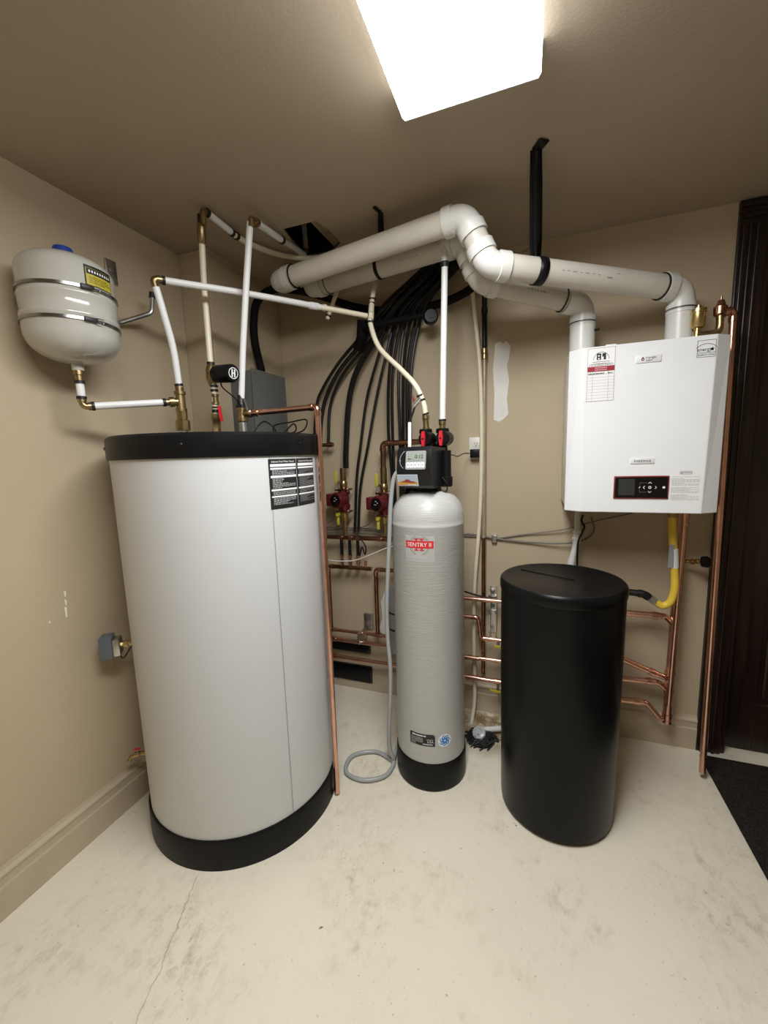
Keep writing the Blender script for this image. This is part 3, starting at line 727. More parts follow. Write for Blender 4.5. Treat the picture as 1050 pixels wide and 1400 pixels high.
# lower stickers
al2, zl2 = atcyl(577, 1011, SX, SY, SR); ul2 = al2 * SR
st = printing(so, 'data_sticker', INK, sosurf(.0012), [(ul2 - .056, zl2 - .028, ul2 + .056, zl2 + .022), (ul2 - .056, zl2 + .022, ul2 + .050, zl2 + .027)])
printing(st, 'data_print', INKL, sosurf(.0020), textlines(ul2 - .05, zl2 - .024, ul2 + .004, zl2 + .010, 7, random.Random(9), .4) + textlines(ul2 + .020, zl2 + .001, ul2 + .048, zl2 + .006, 1, random.Random(3), .6))
printing(st, 'data_heading', INKW, sosurf(.0020), textlines(ul2 - .044, zl2 + .014, ul2 + .018, zl2 + .022, 1, random.Random(1), .75) + textlines(ul2 + .004, zl2 - .022, ul2 + .046, zl2 - .016, 1, random.Random(8), .7), [('USA', ul2 + .036, zl2 - .007, .0145, 1.0)])
ab2, zb2 = atcyl(608, 1012, SX, SY, SR); ub = ab2 * SR
rs = printing(so, 'round_sticker', INKW, sosurf(.0012), polys=annulus(ub, zb2, .0002, .015, 0, 2 * math.pi, 24) + annulus(ub, zb2, .015, .030, 0, 2 * math.pi, 24))
sw = []
for i in range(7):
    t0 = i * 2 * math.pi / 7
    for k in range(6):
        q = []
        for kk, sd in ((k, 0), (k + 1, 0), (k + 1, 1), (k, 1)):
            rr = .008 + .018 * kk / 6; a = t0 - 1.15 * kk / 6 + sd * (.18 + .42 * math.sin(math.pi * min(kk + .6, 6) / 6.6)); q.append((ub + rr * math.cos(a), zb2 + rr * math.sin(a)))
        sw.append(q)
printing(rs, 'swirl', SWIRL, sosurf(.0020), polys=sw + annulus(ub, zb2, .0045, .0125, 0, 2 * math.pi, 20))

# control head (its own box turned a little to the left)
hn = Vector((-.16, -1, 0)).normalized(); hx = Vector((-hn.y, hn.x, 0)); 
hc = Vector((SX, SY, 0)) + hn * .030
zh0, zh1 = at(560, 668, Y=1.585).z, at(585, 610, Y=1.60).z
HM = Matrix(((hx.x, -hn.x, 0, hc.x), (hx.y, -hn.y, 0, hc.y), (0, 0, 1, 0), (0, 0, 0, 1)))     # local: x right, y back, z up
def head_shell():
    W2 = .074
    prof = [(-.092, zh0 + .012), (-.104, zh0 + .055), (-.112, zh0 + .075), (-.098, zh1 - .012), (-.084, zh1), (.06, zh1 - .004), (.06, zh0), (-.075, zh0)]
    V = []
    for x, s in ((-W2, .97), (-W2 + .006, 1), (W2 - .006, 1), (W2, .97)):
        cyy = -.02; czz = (zh0 + zh1) / 2
        V += [(x, cyy + (y - cyy) * s, czz + (z - czz) * s) for y, z in prof]
    n = len(prof); F = []
    for i in range(3): F += [(i * n + j, i * n + (j + 1) % n, (i + 1) * n + (j + 1) % n, (i + 1) * n + j) for j in range(n)]
    F += [tuple(range(n)), tuple(range(4 * n - 1, 3 * n - 1, -1))]
    return [HM @ Vector(v) for v in V], F
hd = build('control_head', MB().add(*head_shell()), mat('head_charcoal', (.010, .0105, .012), .36, var=.1, spec=.4), so, smooth=30)
# front face mapping: v runs up the sloping upper face from z = zh0+.075 to zh1-.012
fa0 = Vector((0, -.112, zh0 + .075)); fa1 = Vector((0, -.098, zh1 - .012)); fd = (fa1 - fa0).normalized(); fn = Vector((0, -fd.z, fd.y)); FL = (fa1 - fa0).length
def fmap(off): return lambda u, v: tuple(HM @ (Vector((u, 0, 0)) + fa0 + fd * v + fn * off))
bz = MB()
cxu = .008; bw, bh = .053, FL * .92
def plate(u0, u1, v0, v1, t0, t1, r=.006):
    P = []
    for cx, cy, a0 in ((u1 - r, v1 - r, 0), (u0 + r, v1 - r, 90), (u0 + r, v0 + r, 180), (u1 - r, v0 + r, 270)):
        for k in range(5): a = math.radians(a0 + 22.5 * k); P.append((cx + r * math.cos(a), cy + r * math.sin(a)))
    n = len(P); V = [fmap(t0)(u, v) for u, v in P] + [fmap(t1)(u, v) for u, v in P]
    return V, [tuple(range(n)), tuple(range(2 * n - 1, n - 1, -1))] + [(i, (i + 1) % n, (i + 1) % n + n, i + n) for i in range(n)]
bzl = build('display_bezel', MB().add(*plate(cxu - .040, cxu + .047, FL * .03, FL * .93, -.001, .004)), SILV, hd, smooth=0)
build('display', MB().add(*plate(cxu - .031, cxu + .038, FL * .45, FL * .86, .003, .0048, .002)), LCD, bzl, smooth=0)
printing(bzl, 'display_digits', INK, fmap(.0054), texts=[('0:12', cxu + .018, FL * .64, .021, 1.0)], rects=[(cxu - .03, FL * .52, cxu - .015, FL * .55)])
for i in range(5):
    u = cxu - .0285 + i * .016
    bt = build('button', MB().add(*plate(u - .0068, u + .0068, FL * .11, FL * .38, .003, .0055, .002)), WHITE2, bzl, smooth=0)
    printing(bt, 'button_mark', INKG, fmap(.0061), polys=[[(u - .004, FL * .28), (u + .004, FL * .28), (u, FL * .20)]])
gx = MB()
for (u0, v0, u1, v1) in [q for q in []]: pass
arcp = annulus(-.018, FL * .50, .040, .0425, math.radians(120), math.radians(235), 14)
printing(hd, 'dial_groove', INKG, fmap(.0008), polys=arcp + [circ(-.0585, FL * .47, .004, 10)])
# landscape sticker on the lower face
la0 = Vector((0, -.092, zh0 + .012)); la1 = Vector((0, -.104, zh0 + .055)); ld_ = (la1 - la0).normalized(); ln = Vector((0, -ld_.z, ld_.y)); LL = (la1 - la0).length
lmap = lambda off: (lambda u, v: tuple(HM @ (Vector((u, 0, 0)) + la0 + ld_ * v + ln * off)))
stk = printing(hd, 'scene_sticker', mat('sticker_sky', (.46, .52, .62), .35), lmap(.002), [(-.072, .001, .014, LL + .001)])
printing(stk, 'sticker_border', INKW, lmap(.0014), [(-.074, -.001, .016, LL + .003)])
stk['label'] = 'printed landscape sticker with red and orange hills'
printing(stk, 'sticker_ground', mat('sticker_sand', (.62, .33, .06), .4), lmap(.0026), polys=[[(-.072, .002), (.014, .008), (.014, .017), (-.03, .018), (-.05, .022), (-.072, .017)]])
printing(stk, 'sticker_hills', mat('sticker_red', (.32, .05, .03), .4), lmap(.0032), polys=[[(-.060, .016), (-.022, .014), (.006, .013), (-.004, .019), (-.016, .020), (-.022, .027), (-.036, .028), (-.044, .021)]])
printing(stk, 'sticker_text', INKW, lmap(.0038), [(-.03, .0035, .008, .0065)])
# piping behind the head: bypass bodies with red knobs
b1, b2 = at(582, 588, Y=1.745), at(605, 587, Y=1.765)
bp = build('bypass_valve', MB().add(*cyl((b1.x, b1.y, zh0 + .05), b1, .021, 16)).add(*cyl((b2.x, b2.y, zh0 + .05), b2, .021, 16)).add(*cyl((b1.x - .02, b1.y, zh1 + .012), (b2.x + .02, b2.y, zh1 + .012), .016, 14)), BLACKP, so)
for px, py, Y in ((580, 600, 1.665), (604, 599, 1.672)):
    p = at(px, py, Y=Y); d = hn
    kb = build('knob_body', MB().add(*lathe([(.020, -.075), (.030, -.060), (.030, -.008), (.026, -.003), (0, -.003)], p, d, 24)), BLACKP, bp)
    M2 = Matrix(((hx.x, -hn.x, 0, p.x), (hx.y, -hn.y, 0, p.y), (0, 0, 1, p.z), (0, 0, 0, 1)))
    V = []; 
    prof2 = [(-.0045, -.030), (.0045, -.030), (.0075, -.008), (.0075, .008), (.0045, .030), (-.0045, .030), (-.0075, .008), (-.0075, -.008)]
    V = [M2 @ Vector((x, -.003, z)) for x, z in prof2] + [M2 @ Vector((x, -.016, z)) for x, z in prof2]
    build('red_knob', MB().add(V, [tuple(range(8)), tuple(range(15, 7, -1))] + [(i, (i + 1) % 8, (i + 1) % 8 + 8, i + 8) for i in range(8)]), RED, kb, smooth=0)
    build('knob_screw', MB().add(*lathe([(.004, 0), (.004, .002)], p + d * .016, d, 10)), IRON, kb)
build('nut', MB().add(*lathe([(.026, 0), (.028, .004), (.028, .016), (.025, .02)], at(582, 588, Y=1.745) + Vector((0, 0, -.016)), n=24)), BLACKP, so)
build('nut', MB().add(*lathe([(.026, 0), (.028, .004), (.028, .016), (.025, .02)], at(605, 587, Y=1.765) + Vector((0, 0, -.016)), n=24)), BLACKP, so)
build('rear_port', MB().add(*lathe([(.020, -.10), (.024, -.095), (.024, -.06), (.018, -.055), (.018, .05)], HM @ Vector((.090, .03, zh0 + .10)), n=16)), BLACKP, so)
build('drain_elbow', MB().add(*sweep(fillet([HM @ Vector((-.04, .0, zh0 - .002)), HM @ Vector((-.066, -.02, zh0 - .002)), HM @ Vector((-.070, -.03, zh0 - .03))], .015), .010, 10)), BLACKP, so)
wire('meter_cable', [at(605, 653, Y=1.66), at(611, 662, Y=1.66), at(610, 672, Y=1.67), at(602, 671, Y=1.68)], .0025, TUBE, so)

# grey drain hose looping on the floor
dh = wire('drain_hose', [at(546, 641, Y=1.60), at(538, 656, Y=1.60), at(534, 690, Y=1.61), at(532, 745, Y=1.62), at(529, 820, Y=1.63), at(530, 870, Y=1.635), at(534, 925, Y=1.63), Vector((-.612, 1.640, .12)), Vector((-.598, 1.655, .022)), Vector((-.70, 1.69, .012)), Vector((-.80, 1.63, .012)), Vector((-.79, 1.53, .012)), Vector((-.70, 1.505, .012)), Vector((-.615, 1.55, .012)), Vector((-.592, 1.62, .013)), Vector((-.602, 1.70, .030)), Vector((-.60, 1.86, .035)), Vector((-.5, 1.95, .03))], .0095, HOSE, None, 10, 12)
tag(dh, 'grey drain hose from the softener head looping on the floor', 'hose')

# ================================================================== BRINE TANK
BX, BY, BR = .113, 1.668, .224
bt = thing('brine_tank', 'tall black plastic brine tank with slotted round lid', 'brine tank', (BX, BY, 0))
pf = [(.0, 0), (.185, 0), (.203, .006), (.214, .018), (.216, .04), (.2225, .60), (BR, .935), (.20, .935)]
build('tank_body', MB().add(*lathe(pf, (BX, BY, 0), n=80)), BRINE, bt)
pf = [(BR + .0015, .926), (BR + .0035, .929), (BR + .004, .952), (BR + .0025, .962), (BR - .004, .969), (BR - .012, .9705), (BR - .020, .967), (0, .969)]
build('lid', MB().add(*lathe(pf, (BX, BY, 0), n=80)), BRINE, bt)
s1, s2 = at(713, 778, Z=.970), at(785, 793, Z=.970)
dsl = (s2 - s1).normalized(); nsl = Vector((-dsl.y, dsl.x, 0))
Ms = Matrix(((dsl.x, nsl.x, 0, s1.x), (dsl.y, nsl.y, 0, s1.y), (0, 0, 1, .9655), (0, 0, 0, 1)))
build('lid_ridge', MB().add(*box((0, -.005, 0), ((s2 - s1).length, .005, .006), .002, Ms)), BRINE, bt)

# ================================================================== BOILER
BXL, BXR, BZ0, BZ1, BFY, BCY = .131, .664, 1.208, 1.856, 1.835, 1.872
bo = thing('wall_boiler', 'white wall-hung boiler with control panel and flue connections on top', 'boiler', ((BXL + BXR) / 2, YB, BZ0))
build('chassis', MB().add(*box((BXL + .004, BCY + .004, BZ0 + .012), (BXR - .004, YB - .012, BZ1 - .012), .004)), WHITE, bo)
il_t, il_b = BXL + .046, BXL + .062; ir_t, ir_b = BXR - .052, BXR - .062
V = [(BXL, BCY + .03, BZ0), (BXL, BCY, BZ0), (il_b, BFY, BZ0), (ir_b, BFY, BZ0), (BXR, BCY, BZ0), (BXR, BCY + .03, BZ0)]
V += [(BXL, BCY + .03, BZ1), (BXL, BCY, BZ1), (il_t, BFY, BZ1), (ir_t, BFY, BZ1), (BXR, BCY, BZ1), (BXR, BCY + .03, BZ1)]
cov = build('front_cover', MB().add(V, [(0, 1, 2, 3, 4, 5), (6, 7, 8, 9, 10, 11)] + [(i, (i + 1) % 6, (i + 1) % 6 + 6, i + 6) for i in range(6)]), WHITE, bo, smooth=0)
md = cov.modifiers.new('soft_edges', 'BEVEL'); md.width = .003; md.segments = 2
build('top_clip', MB().add(*box((.262, BCY, BZ1 - .01), (.30, BCY + .05, BZ1 + .012), .003)), WHITE2, bo)
build('side_label', MB().add(*box((BXL + .0032, BCY + .06, BZ0 + .06), (BXL + .0045, BCY + .10, BZ0 + .22))), mat('pale_yellow_label', (.75, .70, .35), .5), bo)
build('wall_rail', MB().add(*box((BXL + .05, YB - .012, BZ1 - .10), (BXR - .05, YB, BZ1 - .05))), GALV, bo)
def F(off): return lambda u, v: (u, BFY - off, v)
def fp(px, py): p = at(px, py, Y=BFY); return p.x, p.z
# service record label
(x0, z1), (x1, z0) = fp(804, 476), fp(838.5, 547)
z1 = min(z1, BZ1 - .006)
sl = printing(bo, 'service_label', PAPER, F(.0006), [(x0, z0, x1, z1)]); sl['label'] = 'white service record label with red band'
wL, hL = x1 - x0, z1 - z0
R_ = []
for a, b, c, d in ((x0, z0, x1, z0 + .0012), (x0, z1 - .0012, x1, z1), (x0, z0, x0 + .0012, z1), (x1 - .0012, z0, x1, z1)): R_.append((a, b, c, d))
zt = z1 - hL * .44
for i in range(10): R_.append((x0 + .002, zt - i * (zt - z0) / 10, x1 - .002, zt - i * (zt - z0) / 10 + .0007))
for f in (.2, .78): R_.append((x0 + wL * f, z0, x0 + wL * f + .0008, zt))
printing(sl, 'ruled_lines', INKG, F(.0012), R_)
printing(sl, 'red_band', REDL, F(.0012), [(x0 + .001, z1 - hL * .44, x1 - .001, z1 - hL * .345)])
printing(sl, 'band_text', mat('ink_pink', (.75, .40, .42), .5), F(.0018), textlines(x0 + wL * .28, z1 - hL * .43, x0 + wL * .72, z1 - hL * .355, 2, random.Random(12), .5))
cxl = (x0 + x1) / 2; cz = z1 - hL * .165
polE = annulus(cxl, cz - .010, .026, .0275, 0, math.pi, 16)
printing(sl, 'emblem', INK, F(.0012), [(cxl - .016, cz - .012, cxl - .001, cz + .012), (cxl + .003, cz - .012, cxl + .016, cz + .012), (cxl - .03, cz - .020, cxl + .03, cz - .0185), (cxl - .03, cz - .027, cxl + .03, cz - .0258)] + textlines(x0 + .006, z1 - hL * .34, x1 - .006, z1 - hL * .29, 2, random.Random(4), .35), [], polE)
printing(sl, 'emblem_cut', PAPER, F(.0018), [(cxl + .003, cz - .012, cxl + .008, cz - .001)], [], [circ(cxl - .009, cz + .003, .0032, 12), [(cxl - .013, cz - .010), (cxl - .004, cz - .010), (cxl - .009, cz - .003)]])
hw = []; rh = random.Random(21)
for f0, f1 in ((.04, .17), (.22, .60), (.76, .90)):
    u = x0 + wL * f0
    while u < x0 + wL * f1:
        hgt_ = rh.uniform(.004, .009); hw += [(u, zt - .011, u + .0014, zt - .011 + hgt_)]
        if rh.random() < .7: hw += [(u, zt - .0085, u + .004, zt - .0070)]
        u += rh.uniform(.0028, .0042)
printing(sl, 'handwriting', INK, F(.0018), hw)
# maker's badge
bx, bz_ = fp(886.5, 490.5); bw = .0415
bd = build('maker_badge', MB().add(*box((bx - bw, BFY - .0035, bz_ - .0135), (bx + bw, BFY + .001, bz_ + .0135), .0012)), WHITE2, bo)
Fb = lambda off: (lambda u, v: (u, BFY - .0035 - off, v))
printing(bd, 'drop_logo', mat('logo_dark_red', (.22, .02, .03), .4), Fb(.0006), polys=[circ(bx - .019, bz_ - .001, .0052, 14), [(bx - .0235, bz_ + .001), (bx - .0145, bz_ + .001), (bx - .019, bz_ + .0085)]])
printing(bd, 'lettering', INK, Fb(.0006), texts=[('triangle', bx + .007, bz_ + .004, .0115, 1.0), ('tube', bx + .0015, bz_ - .0055, .0115, 1.0)])
printing(bd, 'logo_dot', INKW, Fb(.0012), polys=[circ(bx - .019, bz_ - .001, .002, 10)])
# efficiency mark
ex0, ez1 = fp(954, 466); ex1, ez0 = fp(978, 487)
sq = [(ex0, ez0, ex1, ez0 + .0012), (ex0, ez1 - .0012, ex1, ez1), (ex0, ez0, ex0 + .0012, ez1), (ex1 - .0012, ez0, ex1, ez1), (ex0, ez0 + .015, ex1, ez0 + .0162)]
ec = (ex0 + ex1) / 2; em = ez0 + (ez1 - ez0) * .30
es = printing(bo, 'efficiency_mark', INK, F(.0008), sq, [('ENERGY STAR', ec, ez0 + .0078, .0088, .92), ('energy', ec - .006, em + .009, .017, .95)], annulus(ec, em - .012, .040, .0415, math.radians(40), math.radians(140), 16) + [[(ec + .018 + .007 * math.cos(math.pi / 2 + i * 4 * math.pi / 5) , em + .010 + .007 * math.sin(math.pi / 2 + i * 4 * math.pi / 5)) for i in range(5)]])
# model badge
mx, mz = fp(878, 630)
mbd = build('model_badge', MB().add(*box((mx - .040, BFY - .0035, mz - .011), (mx + .040, BFY + .001, mz + .011), .0012)), WHITE2, bo)
printing(mbd, 'lettering', INK, Fb(.0006), texts=[('instinct', mx, mz, .0165, 1.2)])
# control panel
(c0, cz1), (c1, cz0) = fp(839.5, 651), fp(913, 682)
cp_ = build('control_panel', MB().add(*box((c0, BFY - .005, cz0), (c1, BFY + .001, cz1), .0018)), DKRED, bo)
build('panel_glass', MB().add(*box((c0 + .0045, BFY - .006, cz0 + .0045), (c1 - .0045, BFY - .003, cz1 - .0045))), GLOSSB, cp_, smooth=0)
build('screen', MB().add(*box((c0 + .016, BFY - .0066, cz0 + .014), (c0 + .072, BFY - .005, cz1 - .011))), mat('screen_grey', (.035, .037, .033), .3), cp_, smooth=0)
Fc = lambda off: (lambda u, v: (u, BFY - .006 - off, v))
pxm = c0 + (c1 - c0) * .66; pzm = (cz0 + cz1) / 2
def chev(cx, cz, dx, dz, s=.0055, t=.0018):
    n_ = (-dz, dx); out = []
    for sg in (-1, 1):
        a = (cx + dx * s * .5, cz + dz * s * .5); b = (cx - dx * s * .5 + n_[0] * s * sg, cz - dz * s * .5 + n_[1] * s * sg)
        out.append([a, (a[0] - dx * t * 1.4, a[1] - dz * t * 1.4), (b[0] - dx * t * 1.4, b[1] - dz * t * 1.4), b])
    return out
pol = chev(pxm, pzm + .019, 0, 1) + chev(pxm, pzm - .019, 0, -1) + chev(pxm - .021, pzm, -1, 0) + chev(pxm + .021, pzm, 1, 0) + annulus(pxm, pzm, .0028, .0052, 0, 2 * math.pi, 16) + [circ(c1 - .017, pzm, .0048, 16)]
pol += [[(pxm - .038, pzm - .002), (pxm - .036, pzm - .003), (pxm - .031, pzm + .003), (pxm - .033, pzm + .004)]]
printing(cp_, 'key_symbols', INKW, Fc(.0008), polys=pol)
printing(cp_, 'key_lines', INKG, Fc(.0006), [(pxm - .034, pzm + .018, pxm - .010, pzm + .0186), (pxm - .034, pzm - .0186, pxm - .010, pzm - .018), (pxm - .0345, pzm + .007, pxm - .034, pzm + .0186), (pxm - .0345, pzm - .0186, pxm - .034, pzm - .006)])
# warning label
(w0, wz1), (w1, wz0) = fp(918, 644), fp(955, 687)
wlb = printing(bo, 'warning_label', PAPER, F(.0006), [(w0, wz0, w1, wz1)]); ww = w1 - w0; wh_ = wz1 - wz0
wm = (w0 + w1) / 2
printing(wlb, 'warning_heading', INK, F(.0012), [(wm - .019, wz1 - .0018, wm + .019, wz1 - .001), (wm - .019, wz1 - .0125, wm + .019, wz1 - .0117), (wm - .019, wz1 - .0125, wm - .0182, wz1 - .001), (wm + .0182, wz1 - .0125, wm + .019, wz1 - .001)], [('WARNING', wm + .003, wz1 - .0068, .0068, .95)], [[(wm - .017, wz1 - .0095), (wm - .011, wz1 - .0095), (wm - .014, wz1 - .004)]])
tl = []
for t0, t1, nn in ((.17, .20, 1), (.225, .47, 7), (.51, .70, 6), (.74, .93, 6)): tl += textlines(w0 + .002, wz1 - wh_ * t1, w1 - .002, wz1 - wh_ * t0, nn, random.Random(int(t0 * 100)), .5)
printing(wlb, 'warning_print', INKL, F(.0012), tl)

# ================================================================== FLUES
RV = .0445
def flue(name, label, pts, n=32):
    t = thing(name, label, 'vent pipe', pts[-1])
    run(t, pts, RV, PVCP, PVC, bend=.062, er=.0465, hub=.0520, hl=.036, n=n)
    return t
FY = 2.03
fr, fl_ = at(930, 440, Y=FY), at(796, 455, Y=FY)
zr, zl_ = at(922, 397, Y=FY).z, at(793, 417, Y=FY).z
ue, le, lf = at(636, 296, Y=1.62), at(667, 362, Y=1.63), at(379, 386, Y=1.75)
f1 = flue('flue_pipe', 'upper pale plastic flue pipe nearer the room, strapped to the ceiling', [Vector((lf.x - .01, lf.y + .36, 2.45)), lf, ue, le, Vector((fr.x, FY, zr)), Vector((fr.x, FY, BZ1 + .0))])
ue2, le2, lf2 = at(634, 331, Y=1.79), at(657, 385, Y=1.81), at(426, 394, Y=1.93)
f2 = flue('flue_pipe', 'lower pale plastic flue pipe running behind the strapped one', [Vector((lf2.x - .05, lf2.y + .20, 2.45)), lf2, ue2, le2, Vector((fl_.x, FY, zl_)), Vector((fl_.x, FY, BZ1))])
for t, p, zc_ in ((f1, fr, zr), (f2, fl_, zl_)):
    build('boiler_collar', MB().add(*lathe([(.056, BZ1 - .004), (.056, BZ1 + .008), (.050, BZ1 + .010), (.050, zc_ - .085), (.052, zc_ - .083), (.052, zc_ - .079)], (p.x, FY, 0), n=32)), PVC, t)
    ring(t, Vector((p.x, FY, zc_ - .077)), (0, 0, 1), .0525, .004, CRIMP, 'gasket', 32)
d_ = (Vector((fr.x, FY, zr)) - le).normalized(); 
ring(f1, Vector((fr.x, FY, zr)) - d_ * .1, d_, .0495, .004, CRIMP, 'gasket', 32)
d2_ = (Vector((fl_.x, FY, zl_)) - le2).normalized(); ring(f2, Vector((fl_.x, FY, zl_)) - d2_ * .1, d2_, .0495, .004, CRIMP, 'gasket', 32)
dl = (lf - ue).normalized(); ring(f1, lf - dl * .104, dl, .0505, .004, BLACKP, 'gasket', 32); ring(f2, lf2 - dl * .104, dl, .0505, .004, BLACKP, 'gasket', 32)
build('test_port', MB().add(*cyl((fl_.x + .045, FY - .02, zl_ - .115), (fl_.x + .062, FY - .028, zl_ - .115), .005, 10)), IRON, f2)
# stencilled print on the pipes
def pipemap(a, b, r, ang):
    a = Vector(a); d = (Vector(b) - a).normalized(); s = Vector((0, 0, 1)).cross(d).normalized() * -1; up = d.cross(s) * -1
    if up.z < 0: up = -up
    s = up.cross(d); s = s if (CAM - a).dot(s) > 0 else -s
    return lambda u, v: tuple(a + d * u + (s * math.cos(ang + v / r) + up * math.sin(ang + v / r)) * (r + .0006))
g1 = Vector((fr.x, FY, zr))
printing(f1, 'pipe_print', INKG, pipemap(le, g1, RV, -.15), [(.27 + i * .017 + (i % 3) * .004, -.002 + .001 * (i % 2), .278 + i * .017 + (i % 3) * .005, .0005 + .001 * (i % 2)) for i in range(9)] + [(.20, .010, .206, .014), (.49, .010, .505, .0125), (.455, -.008, .475, -.003)])
g2 = Vector((fl_.x, FY, zl_))
printing(f2, 'pipe_print', INKG, pipemap(le2, g2, RV, -.1), [(.19 + i * .013, -.004, .196 + i * .013 + .002 * (i % 3), .003 * (i % 2)) for i in range(7)])
printing(f2, 'pipe_print', INKG, pipemap(lf2, ue2, RV, -.35), [(.52 + i * .011, -.002, .526 + i * .011 + .002 * (i % 2), .001) for i in range(8)])

# perforated black hanger straps
def strap(name, label, topp, pc, axis, r, wd=.018):
    t = thing(name, label, 'hanger strap', topp)
    ax = Vector(axis).normalized(); up = Vector((0, 0, 1)); s = ax.cross(up).normalized(); 
    if (CAM - pc).dot(s) < 0: s = -s
    up = s.cross(ax); up = up if up.z > 0 else -up
    rr = r + .003; V = []; path = []
    tgt = [pc + (s * math.cos(math.radians(a)) + up * math.sin(math.radians(a))) * rr for a in range(120, -226, -15)]
    path = [topp + s * .006] + [topp.lerp(tgt[0], q) + s * .01 for q in (.25, .5, .75)] + tgt + [topp.lerp(tgt[-1], q) - s * .01 for q in (.75, .5, .25)] + [topp - s * .006]
    path = [topp + s * .05 + Vector((0, 0, -.004))] + [topp + s * .02 + Vector((0, 0, -.003))] + path
    th = .002
    mb = MB(); V = []
    for i, p in enumerate(path):
        V += [p - ax * wd / 2, p + ax * wd / 2]
    F_ = [(2 * i, 2 * i + 1, 2 * i + 3, 2 * i + 2) for i in range(len(path) - 1)]
    o = build('strap_band', mb.add(V, F_), BLACKP, t)
    m_ = o.modifiers.new('thickness', 'SOLIDIFY'); m_.thickness = th; m_.offset = 0
    build('ceiling_screw', MB().add(*lathe([(.007, 0), (.007, .004), (.003, .006)], topp + Vector((0, 0, -.004)), (0, 0, -1), 8)), IRON, t)
    return t
k1 = le.lerp(g1, .245)
strap('pipe_strap', 'long black perforated strap hanging the upper flue from the ceiling', at(733, 205, Z=ZC - .002), k1, g1 - le, RV, .034)
k2 = lf2.lerp(ue2, .50)
strap('pipe_strap', 'black strap looped round the lower flue near the black tube bundle', at(520, 290, Z=ZC - .002), k2, ue2 - lf2, RV, .016)
# loose wires by the ceiling
lw = wire('loose_wires', [at(737, 322, Z=ZC - .01) , at(739, 310, Y=1.95), at(735, 300, Y=1.93), at(730, 312, Y=1.94), at(733, 325, Y=1.98), at(727, 336, Y=2.02), at(715, 345, Y=2.06)], .003, WIREG)
tag(lw, 'thin curled brown wire hanging from the ceiling behind the long strap', 'wire')

# ================================================================== BOILER FITTINGS
av = thing('air_vent', 'brass automatic air vent with elbow beside the right flue', 'air vent', at(953, 470, Y=1.97))
p = Vector((at(953, 455, Y=1.97).x, 1.97, BZ1)); zv = at(955, 420, Y=1.97).z
build('vent_body', MB().add(*lathe([(.014, -.01), (.014, .045), (.011, .047), (.011, .055), (.019, .058), (.023, .064), (.023, zv - BZ1 - .022), (.026, zv - BZ1 - .020), (.026, zv - BZ1 - .008), (.008, zv - BZ1 - .004), (.008, zv - BZ1 + .006), (.0, zv - BZ1 + .007)], p, n=20)), BRASSB, av)
q = at(985, 448, Y=1.97); q2 = at(985, 424, Y=1.97)
build('elbow_pipe', MB().add(*sweep(fillet([p + Vector((.005, 0, .03)), Vector((q.x, 1.97, p.z + .03)), Vector((q2.x, 1.97, q2.z))], .03, 8), .013, 14)), BRASS, av)
build('relief_valve', MB().add(*lathe([(.018, -.02), (.022, -.015), (.022, .012), (.016, .016), (.010, .035), (.004, .036), (.004, .05)], Vector((q2.x, 1.97, q2.z)), n=12)), COPPERD, av)
rv = thing('relief_drop_pipe', 'long copper drop pipe hanging past the boiler in front of the door casing', 'copper pipe', at(960, 1056, Y=1.985))
rt = at(1003, 424, Y=1.985); rf = at(960, 1056, Y=1.985)
run(rv, [Vector((q2.x + .012, 1.972, rt.z - .008)), rt, rf], .0125, COPPER, COPPERB)
sleeve(rv, Vector((q2.x + .010, 1.972, rt.z - .008)), Vector((q2.x + .034, 1.976, rt.z - .005)), .018, COPPERB, 'adapter')

# gas line
gs = thing('gas_connector', 'yellow flexible gas connector curving under the boiler to black iron pipe', 'gas line', at(919, 705, Y=2.02))
GY = 2.04
build('union', MB().add(*lathe([(.014, 0), (.014, .02), (.020, .021), (.020, .045), (.015, .046), (.015, .06)], Vector((at(919, 708, Y=GY).x, GY, BZ0 + .012)), (0, 0, -1), 8)), BRASS, gs)
gp = [Vector((at(919, 708, Y=GY).x, GY, BZ0 - .045)), at(920, 740, Y=GY), at(922, 775, Y=GY), at(922, 805, Y=GY), at(916, 823, Y=GY), at(905, 828, Y=GY), at(895, 822, Y=GY)]
build('flex_hose', MB().add(*sweep(spline(gp, 8), .0155, 16)), GASY, gs)
ht = build('hose_tag', MB().add(*cyl(at(921, 750, Y=GY), at(922, 776, Y=GY), .0168, 16)), mat('tag_white', (.75, .75, .72), .5), gs)
build('tag_flag', MB().add(*box(at(913, 776, Y=GY - .016), Vector((at(919, 776, Y=GY).x, GY - .013, at(917, 744, Y=GY).z)), .0)), INKG, gs, smooth=0)
build('nut', MB().add(*lathe([(.018, 0), (.018, .03)], at(896, 823, Y=GY), at(888, 817, Y=GY) - at(896, 823, Y=GY), 6)), GALV, gs)
run(gs, [at(889, 818, Y=GY), at(880, 812, Y=GY), Vector((.30, GY + .01, at(859, 810, Y=GY).z + .006))], .0145, IRON, IRON, bend=.015)

